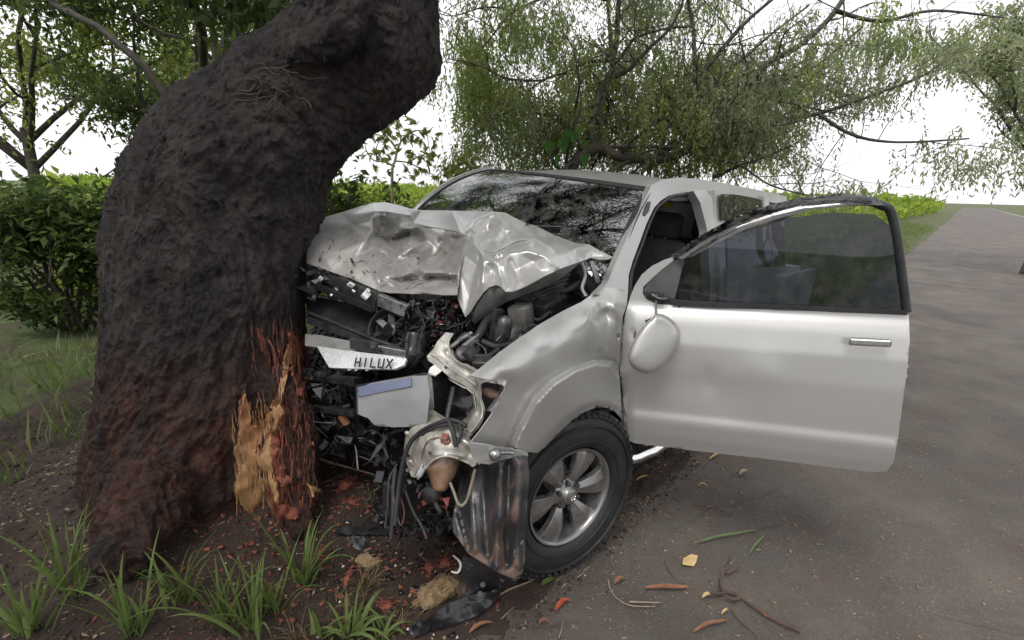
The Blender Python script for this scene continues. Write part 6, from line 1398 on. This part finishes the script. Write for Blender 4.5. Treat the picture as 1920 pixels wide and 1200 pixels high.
# stick across the soil by the trunk
def stick(pts, r0, r1, mt, label, cat='stick', lift=.012, name='stick', extra=()):
    mb = MB(); P = [ghit(u, v) + [0, 0, lift] for u, v in pts]; mb.tube(P, np.linspace(r0, r1, len(P)), 7, 4, True, 1, .2)
    for e in extra: mb.tube([ghit(u, v) + [0, 0, lift + .01 * i] for i, (u, v) in enumerate(e)], [r1, r1 * .7] + [r1 * .5] * (len(e) - 2), 6, 3)
    return thing_mesh(mb, name, mt, label, cat, smooth=True)
dry = simple('dry stick', (.26, .20, .14), .75, 0, .35, 14, .4, 40, (.12, .08, .06), .55); dk_stick = simple('dark stick', (.075, .048, .036), .8, 0, .4, 12, .5, 40, (.30, .12, .06), .62)
stick([(584, 858), (620, 872), (665, 884), (708, 896)], .008, .004, dry, 'long pale stick lying across the soil right of the trunk')
stick([(598, 916), (630, 900), (662, 884)], .004, .003, dk_stick, 'thin dark twig leaning by the trunk foot', 'twig')
# forked twig at the lower right of the road
stick([(1352, 1118), (1362, 1116), (1385, 1125), (1410, 1142), (1445, 1164), (1500, 1190)], .006, .009, dk_stick, 'thick dark forked stick on the asphalt in the lower right', extra=[[(1354, 1116), (1350, 1095), (1360, 1078), (1368, 1060)], [(1360, 1080), (1372, 1078), (1386, 1072)], [(1352, 1118), (1342, 1124), (1330, 1126)], [(1385, 1126), (1372, 1134), (1356, 1130)]])
stick([(1140, 1090), (1145, 1110), (1160, 1128), (1185, 1140), (1228, 1142)], .0028, .0018, dry, 'thin curved dry stem on the road, bent like a hook', 'twig', .006)
stick([(1180, 1131), (1205, 1132), (1240, 1133)], .005, .002, dry, 'short straight straw lying along the curved stem', 'straw', .006)
stick([(1297, 950), (1325, 953), (1352, 960), (1373, 971)], .003, .002, dk_stick, 'thin brown twig on the asphalt under the open door', 'twig', .006)
stick([(1246, 1055), (1255, 1075), (1270, 1090), (1284, 1102)], .002, .0015, dk_stick, 'hair-thin twig between the yellow leaf and the long brown leaf', 'twig', .005)
stick([(1370, 1148), (1385, 1168), (1405, 1185), (1420, 1200)], .003, .002, dk_stick, 'thin dark twig below the forked stick', 'twig', .006)
stick([(918, 1134), (950, 1115), (985, 1100), (1002, 1093)], .005, .003, dry, 'pale straw stalk pointing up from the torn bumper', 'straw', .01)
stick([(1082, 1086), (1090, 1080), (1100, 1068)], .0022, .0012, dry, 'small bent straw below the front wheel', 'straw', .006)
stick([(940, 1165), (955, 1150), (964, 1140)], .002, .0012, dry, 'fine straw on the road right of the black bumper piece', 'straw', .005)
stick([(1048, 1200), (1052, 1185), (1056, 1168)], .0025, .0012, dry, 'straw stub at the bottom edge of the photo', 'straw', .005)
stick([(1404, 1000), (1430, 992), (1470, 985)], .003, .002, dk_stick, 'twig near the green blade under the open door', 'twig', .006)
# leaves on the road
def gleaf(pts, mt, label, cat='leaf', lift=.006, curl=.012, name='fallen_leaf', w_=None):
    """pts: mid rib from stalk to tip in pixels, w_: half width in metres"""
    Q = smooth_path(np.array([ghit(u, v) + [0, 0, lift] for u, v in pts]), 4); n_ = len(Q); V = []
    for i, q in enumerate(Q):
        d = Q[min(i + 1, n_ - 1)] - Q[max(i - 1, 0)]; d /= np.linalg.norm(d); t = np.cross(d, [0, 0, 1]); t /= np.linalg.norm(t); s = i / (n_ - 1); hw = w_ * math.sin(math.pi * min(1, max(.02, s)) ** .8) ** .8 + .0006; z = curl * math.sin(s * math.pi)
        V += [q + t * hw + [0, 0, z + hw * .4], q + [0, 0, z], q - t * hw + [0, 0, z + hw * .35]]
    mb = MB().add(V, [f for i in range(n_ - 1) for f in ((3 * i, 3 * i + 1, 3 * i + 4, 3 * i + 3), (3 * i + 1, 3 * i + 2, 3 * i + 5, 3 * i + 4))])
    o = thing_mesh(mb, name, mt, label, cat, smooth=True); s_ = o.modifiers.new('t', 'SOLIDIFY'); s_.thickness = .0008; return o
lb_ = simple('brown dry leaf', (.22, .10, .055), .6, 0, .35, 30, .4, 60, (.10, .05, .03), .6); ly_ = simple('yellow fallen leaf', (.50, .36, .16), .55, 0, .2, 30, .3, 60, (.3, .2, .08), .66); lg_ = simple('green blade', (.09, .14, .04), .5, 0, .3, 20, .3); lr_ = simple('red orange leaf', (.36, .075, .03), .5, 0, .3, 30, .4); lp_ = simple('pale straw leaf', (.36, .28, .17), .6, 0, .2, 30)
mb = MB(); q = [ghit(u, v) + [0, 0, h] for u, v, h in ((1279, 1062, .004), (1281, 1050, .006), (1295, 1045, .012), (1308, 1045, .006), (1305, 1058, .01), (1300, 1065, .004))]; mb.add(q + [ghit(1292, 1056) + [0, 0, .012]], [(i, (i + 1) % 6, 6) for i in range(6)]); o = thing_mesh(mb, 'fallen_leaf', ly_, 'squarish pale yellow leaf on the asphalt below the open door', 'leaf', smooth=True); o.modifiers.new('t', 'SOLIDIFY').thickness = .001
gleaf([(1208, 1106), (1245, 1108), (1272, 1108), (1294, 1104)], lb_, 'long reddish brown dry leaf in the middle of the road', w_=.012, curl=.01)
gleaf([(1300, 1188), (1325, 1178), (1345, 1172), (1362, 1166)], lb_, 'narrow curled brown leaf at the bottom of the road', w_=.008)
gleaf([(1041, 1148), (1050, 1140), (1058, 1134), (1070, 1128)], lr_, 'bright red orange leaf on the asphalt below the wheel', w_=.010, curl=.014)
gleaf([(1308, 1020), (1340, 1014), (1375, 1008), (1420, 996)], lg_, 'long green grass blade fallen on the road', 'grass blade', w_=.007, name='fallen_blade_leaf')
gleaf([(1405, 1042), (1415, 1028), (1425, 1018), (1434, 1006)], lg_, 'short olive blade at the right beside the long green one', 'grass blade', w_=.004, name='fallen_blade_leaf')
gleaf([(1330, 863), (1338, 858), (1348, 855), (1352, 854)], ly_, 'small yellowish leaf right under the door edge', w_=.006)
gleaf([(1308, 913), (1318, 911), (1325, 913)], ly_, 'tiny curved yellow leaf below the door', w_=.004)
gleaf([(1152, 1098), (1162, 1092), (1172, 1090)], lb_, 'faded pink brown leaf left of the long brown leaf', w_=.010)
gleaf([(1010, 1172), (1020, 1169), (1030, 1171)], lb_, 'small dark curled leaf near the bottom left of the road', w_=.006)
gleaf([(1336, 1120), (1324, 1122), (1316, 1124)], ly_, 'pale broken leaf end at the tip of the forked stick', w_=.008)
gleaf([(1352, 1155), (1360, 1150), (1366, 1148)], ly_, 'tiny yellow leaf scrap beneath the forked stick', w_=.004)
gleaf([(1386, 893), (1394, 889), (1404, 887)], lp_, 'pale crumpled leaf on the road at the right below the door', w_=.010, curl=.018)
gleaf([(1015, 1100), (1030, 1096), (1040, 1088)], lg_, 'dusty green leaf in the litter below the wheel', w_=.012)
gleaf([(880, 1190), (900, 1180), (925, 1170)], lb_, 'brown leaf at the edge of the asphalt by the bumper piece', w_=.008)
gleaf([(1192, 905), (1205, 900), (1216, 896)], ly_, 'yellow stalk end beside the rear of the front tyre', w_=.006)
# pebbles, splinters and litter scattered everywhere (uncountable)
rn = np.random.RandomState(77)
def scatter(name, label, cat, n_, x0, x1, y0, y1, cond, sz, mt, flat=.5, seed=1, long=1.0):
    r = np.random.RandomState(seed); x = r.uniform(x0, x1, n_ * 3); y = r.uniform(y0, y1, n_ * 3); e = edge_dist(x, y); k = cond(e, x, y, r.rand(len(x))); x, y, e = x[k][:n_], y[k][:n_], e[k][:n_]
    z = np.where(e > 0, GZ, hgt(x, y)); s = sz[0] + (sz[1] - sz[0]) * r.rand(len(x)) ** 3; C = np.stack([x, y, z + s * flat * .3], 1)
    base = np.array([(1, 0, 0), (-.5, .86, 0), (-.5, -.86, 0), (0, 0, 1), (0, 0, -.5)], float); a = r.uniform(0, 6.28, len(x)); V = []
    for b in base:
        bx = b[0] * long * s; by = b[1] * s; V.append(C + np.stack([bx * np.cos(a) - by * np.sin(a), bx * np.sin(a) + by * np.cos(a), b[2] * s * flat + .2 * s * r.randn(len(x)) * (1 if long > 1.5 else .3)], 1))
    V = np.stack(V, 1).reshape(-1, 3); b = (np.arange(len(x)) * 5)[:, None]; Fa = np.concatenate([b + np.array(t) for t in ((0, 1, 3), (1, 2, 3), (2, 0, 3), (1, 0, 4), (2, 1, 4), (0, 2, 4))], 0)
    o = raw_mesh(name, V, Fa, mt); tag(o, label, cat, kind='stuff'); return o
grit = simple('pale grit', (.30, .27, .24), .8, 0, .5, 200, 0); litter = simple('litter straw', (.24, .17, .105), .8, 0, .5, 90, 0); clod = simple('soil crumbs', (.042, .027, .020), .9, 0, .5, 30, .3)
whitebit = simple('white broken plastic bits', (.75, .73, .70), .35, 0, .1, 10, 0)
scatter('road_grit', 'pale grit scattered over the asphalt', 'grit', 9000, -.6, 4, .6, 5, lambda e, x, y, q: (e > 0) & (q < .9), (.0012, .0045), grit, .6, 1)
scatter('road_litter', 'tiny straw and leaf bits strewn on the asphalt', 'litter', 2600, -.6, 4, .6, 5, lambda e, x, y, q: (e > 0) & (q < np.exp(-e * .9) + .15), (.002, .009), litter, .12, 2, 3.2)
scatter('soil_crumbs', 'dark crumbs of disturbed soil on the verge', 'soil', 16000, -3, 2.2, .6, 4.2, lambda e, x, y, q: (e < .15), (.003, .014), clod, .7, 3)
scatter('soil_litter', 'dry grass bits and wood crumbs on the soil', 'litter', 6000, -2.4, 1.6, .6, 3.6, lambda e, x, y, q: (e < .12), (.002, .010), litter, .1, 4, 3.5)
scatter('wood_chips', 'red bark crumbs thrown around the trunk foot', 'wood chips', 2200, -1.8, .4, 1.2, 2.9, lambda e, x, y, q: (e < 0) & (q < np.exp(-((x + 1.0) ** 2 + (y - 2.1) ** 2) / .35)), (.003, .016), redbark, .3, 5, 2.4)
scatter('plastic_bits', 'white specks of shattered plastic on the soil under the crash', 'plastic bits', 160, -1.4, .2, 1.4, 2.8, lambda e, x, y, q: (e < 0) & (q < np.exp(-((x + .55) ** 2 + (y - 2.05) ** 2) / .12)), (.003, .009), whitebit, .3, 6, 1.4)
scatter('plastic_bits', 'black crumbs of shattered plastic under the wires', 'plastic bits', 900, -1.2, .2, 1.4, 2.6, lambda e, x, y, q: (e < 0) & (q < np.exp(-((x + .35) ** 2 + (y - 2.0) ** 2) / .08)), (.004, .020), blk_gloss, .3, 7, 1.4)
# reddish line of pine-like litter gathered on the edge of the asphalt below the wheel
scatter('edge_litter', 'reddish brown litter gathered along the asphalt edge', 'litter', 5200, -.5, 3.2, .8, 4.4, lambda e, x, y, q: (e > -.16) & (e < .42) & (q < np.exp(-(e - .08) ** 2 / .022)), (.002, .008), simple('red brown litter', (.095, .052, .036), .85, 0, .5, 80, 0), .12, 8, 3.6)

# ---- grass tufts
gmat = leafmat('grass blades', (.10, .155, .045), (.16, .22, .065), (.27, .29, .12), .45, 6); gdry = leafmat('dead grass', (.12, .085, .045), (.20, .14, .07), (.27, .21, .11), .3, 6)
def blade(mb, p, d, L, w_, droop, seg=7, twist=0):
    p = np.array(p, float); d = np.array(d, float); d /= np.linalg.norm(d); V = []; side = np.cross(d, [0, 0, 1.0]); side /= np.linalg.norm(side) + 1e-9
    side = side * math.cos(twist) + np.cross(d, side) * math.sin(twist)
    for i in range(seg + 1):
        s = i / seg; ww = w_ * (1 - s ** 2.2) * (.45 + .55 * min(1, s * 4)) + .0004
        nn = np.cross(side, d); V += [p - side * ww / 2, p + nn * ww * .22, p + side * ww / 2]
        p = p + d * L / seg; d = d + np.array([0, 0, -droop * (.4 + s * 1.6)]) / seg; d /= np.linalg.norm(d)
    mb.add(V, [f for i in range(seg) for f in ((3 * i, 3 * i + 1, 3 * i + 4, 3 * i + 3), (3 * i + 1, 3 * i + 2, 3 * i + 5, 3 * i + 4))])
def tuft(u, v, n_, L, label, seed, mt=gmat, w_=.017, droop=1.3, spread=.6, lean=(0, 0), special=(), name='grass_tuft'):
    r = random.Random(seed); g = ghit(u, v); root = bpy.data.objects.new(name, None); COL.objects.link(root); root.location = g - [0, 0, .01]; tag(root, label, 'grass tuft')
    base_me = None
    if mt is gmat and w_ > .01: n_ = int(n_ * .62); L *= 1.15
    for k in range(n_):
        mb = MB(); a = r.uniform(0, 6.28); sp = r.uniform(.15, 1) * spread; blade(mb, (r.gauss(0, .018), r.gauss(0, .018), 0), (math.cos(a) * sp + lean[0], math.sin(a) * sp + lean[1], 1), L * r.uniform(.5, 1.1), w_ * r.uniform(.6, 1.15), droop * r.uniform(.4, 1.4), 7, r.uniform(-.6, .6)); mb.build('blade', mt, root, True, recalc=False)
    for (d_, L_s, w_s, dr) in special:
        mb = MB(); blade(mb, (0, 0, 0), d_, L_s, w_s, dr, 9); mb.build('blade', mt, root, True, recalc=False)
    return root
tuft(570, 1098, 26, .26, 'tall bright green grass tuft in the middle foreground, left of the bark pieces', 1, special=(((-.42, -.1, 1), .52, .020, .25), ((-.30, 0, 1), .30, .014, .3), ((.08, 0, 1), .27, .013, .25), ((.55, 0, 1), .26, .012, 1.6), ((-.2, -.5, .9), .22, .012, 1.8)), droop=1.6)
tuft(520, 1150, 26, .24, 'grass tuft at the lower left in front of the trunk', 2, special=(((-.5, 0, 1), .30, .016, .5), ((0, 0, 1), .26, .013, .2)))
tuft(478, 1185, 30, .26, 'dense grass tuft at the lower left edge of the soil', 3)
tuft(655, 1192, 30, .20, 'low spreading grass tuft at the bottom of the verge', 4, droop=2.2, spread=1.2)
tuft(600, 1197, 20, .16, 'mixed green grass clump between the two lower tufts', 5, droop=2.0, spread=1.0)
tuft(715, 1198, 18, .14, 'small grass clump at the bottom left of the tan wood chunk', 6, droop=2.0, spread=1.1)
tuft(420, 1170, 26, .28, 'tall grass tuft left of the trunk foot', 7); tuft(340, 1130, 28, .30, 'broad grass tuft on the verge left of the trunk', 8, droop=1.5); tuft(250, 1190, 30, .30, 'dark grass tuft at the bottom left', 9); tuft(140, 1120, 30, .34, 'long grass tuft at the far left of the verge', 10); tuft(60, 1190, 30, .30, 'grass tuft in the bottom left corner', 12)
tuft(692, 930, 22, .08, 'small trampled green tuft in the soil right of the trunk', 11, droop=2.4, spread=1.6, w_=.006)
tuft(685, 1100, 46, .13, 'clump of dead brown grass under the split wood', 13, gdry, .004, 1.8, 1.4)
tuft(640, 1130, 26, .10, 'flattened dead grass clump below the red bark strip', 14, gdry, .004, 2.4, 1.8); tuft(560, 1195, 26, .14, 'dead brown stalks among the lower left grass', 15, gdry, .004, 1.4, 1.2); tuft(740, 1175, 24, .09, 'dry flattened grass left of the black plastic shard', 16, gdry, .004, 2.4, 1.8)
tuft(960, 1100, 24, .06, 'dry grass scraps caught beneath the front tyre', 17, gdry, .003, 2.4, 2)
# short weeds over the rest of the verge, uncountable
r = np.random.RandomState(9); n_ = 26000; x = r.uniform(-12, 26, n_ * 3); y = r.uniform(-3, 40, n_ * 3); e = edge_dist(x, y); nz = fbm(np.stack([x * .8, y * .8, 0 * x], 1), 3); near = (x > -2.3) & (x < 1.4) & (y < 3.4) & (y > .3)
k = (e < -.25) & (nz > -.2) & ~near & ~((x > -1.2) & (x < 3.6) & (y > 1.5) & (y < 6.5) & (e > -2.2)); x, y = x[k][:n_], y[k][:n_]; z = hgt(x, y) - .02; C = np.stack([x, y, z], 1); D_ = r.normal(0, .45, (len(x), 3)); D_[:, 2] = 1
C = np.repeat(C, 4, 0) + r.normal(0, .05, (len(x) * 4, 3)) * [1, 1, 0]; D_ = np.repeat(D_, 4, 0) + r.normal(0, .3, (len(C), 3)); D_[:, 2] = np.abs(D_[:, 2]) + .3
V, Fa = leaf_arrays(C, D_, r.normal(0, 1, (len(C), 3)), r.uniform(.08, .32, len(C)), r.uniform(.008, .02, len(C)), .3); tag(raw_mesh('weeds', V, Fa, gmat), 'short weeds and grass covering the verge beyond the bare soil', 'weeds', kind='stuff')
# fallen leaves and twigs on the cab roof
for i, (s_, x_, lb) in enumerate(((.70, -1.25, 'small dry leaf on the roof above the driver side'), (.62, -1.10, 'curled dark leaf at the front edge of the roof'), (.48, -1.2, 'tiny leaf on the middle of the roof'))):
    p = c2w(roof_pt(s_, x_))[0] + [0, 0, .008]; mb = MB(); r_ = random.Random(i); a = r_.random() * 6; d = np.array([math.cos(a), math.sin(a), .02]); t = np.array([-math.sin(a), math.cos(a), 0])
    V = [p - d * .03, p + t * .01 + [0, 0, .006], p + d * .035, p - t * .01 + [0, 0, .005]]; mb.add(V, [(0, 1, 3), (1, 2, 3)]); o = thing_mesh(mb, 'fallen_leaf', lb_, lb, 'leaf'); o.modifiers.new('t', 'SOLIDIFY').thickness = .001
for o in bpy.data.objects:
    if o.type == 'MESH' and len(o.data.vertices) < 30000 and len(o.data.polygons) and o.data.polygons[0].use_smooth and o.get('kind') is None and not any(m_.type == 'BEVEL' for m_ in o.modifiers):
        e_ = o.modifiers.new('edges', 'EDGE_SPLIT'); e_.split_angle = R(70)
print('objects', len(bpy.data.objects))

tick('debris')
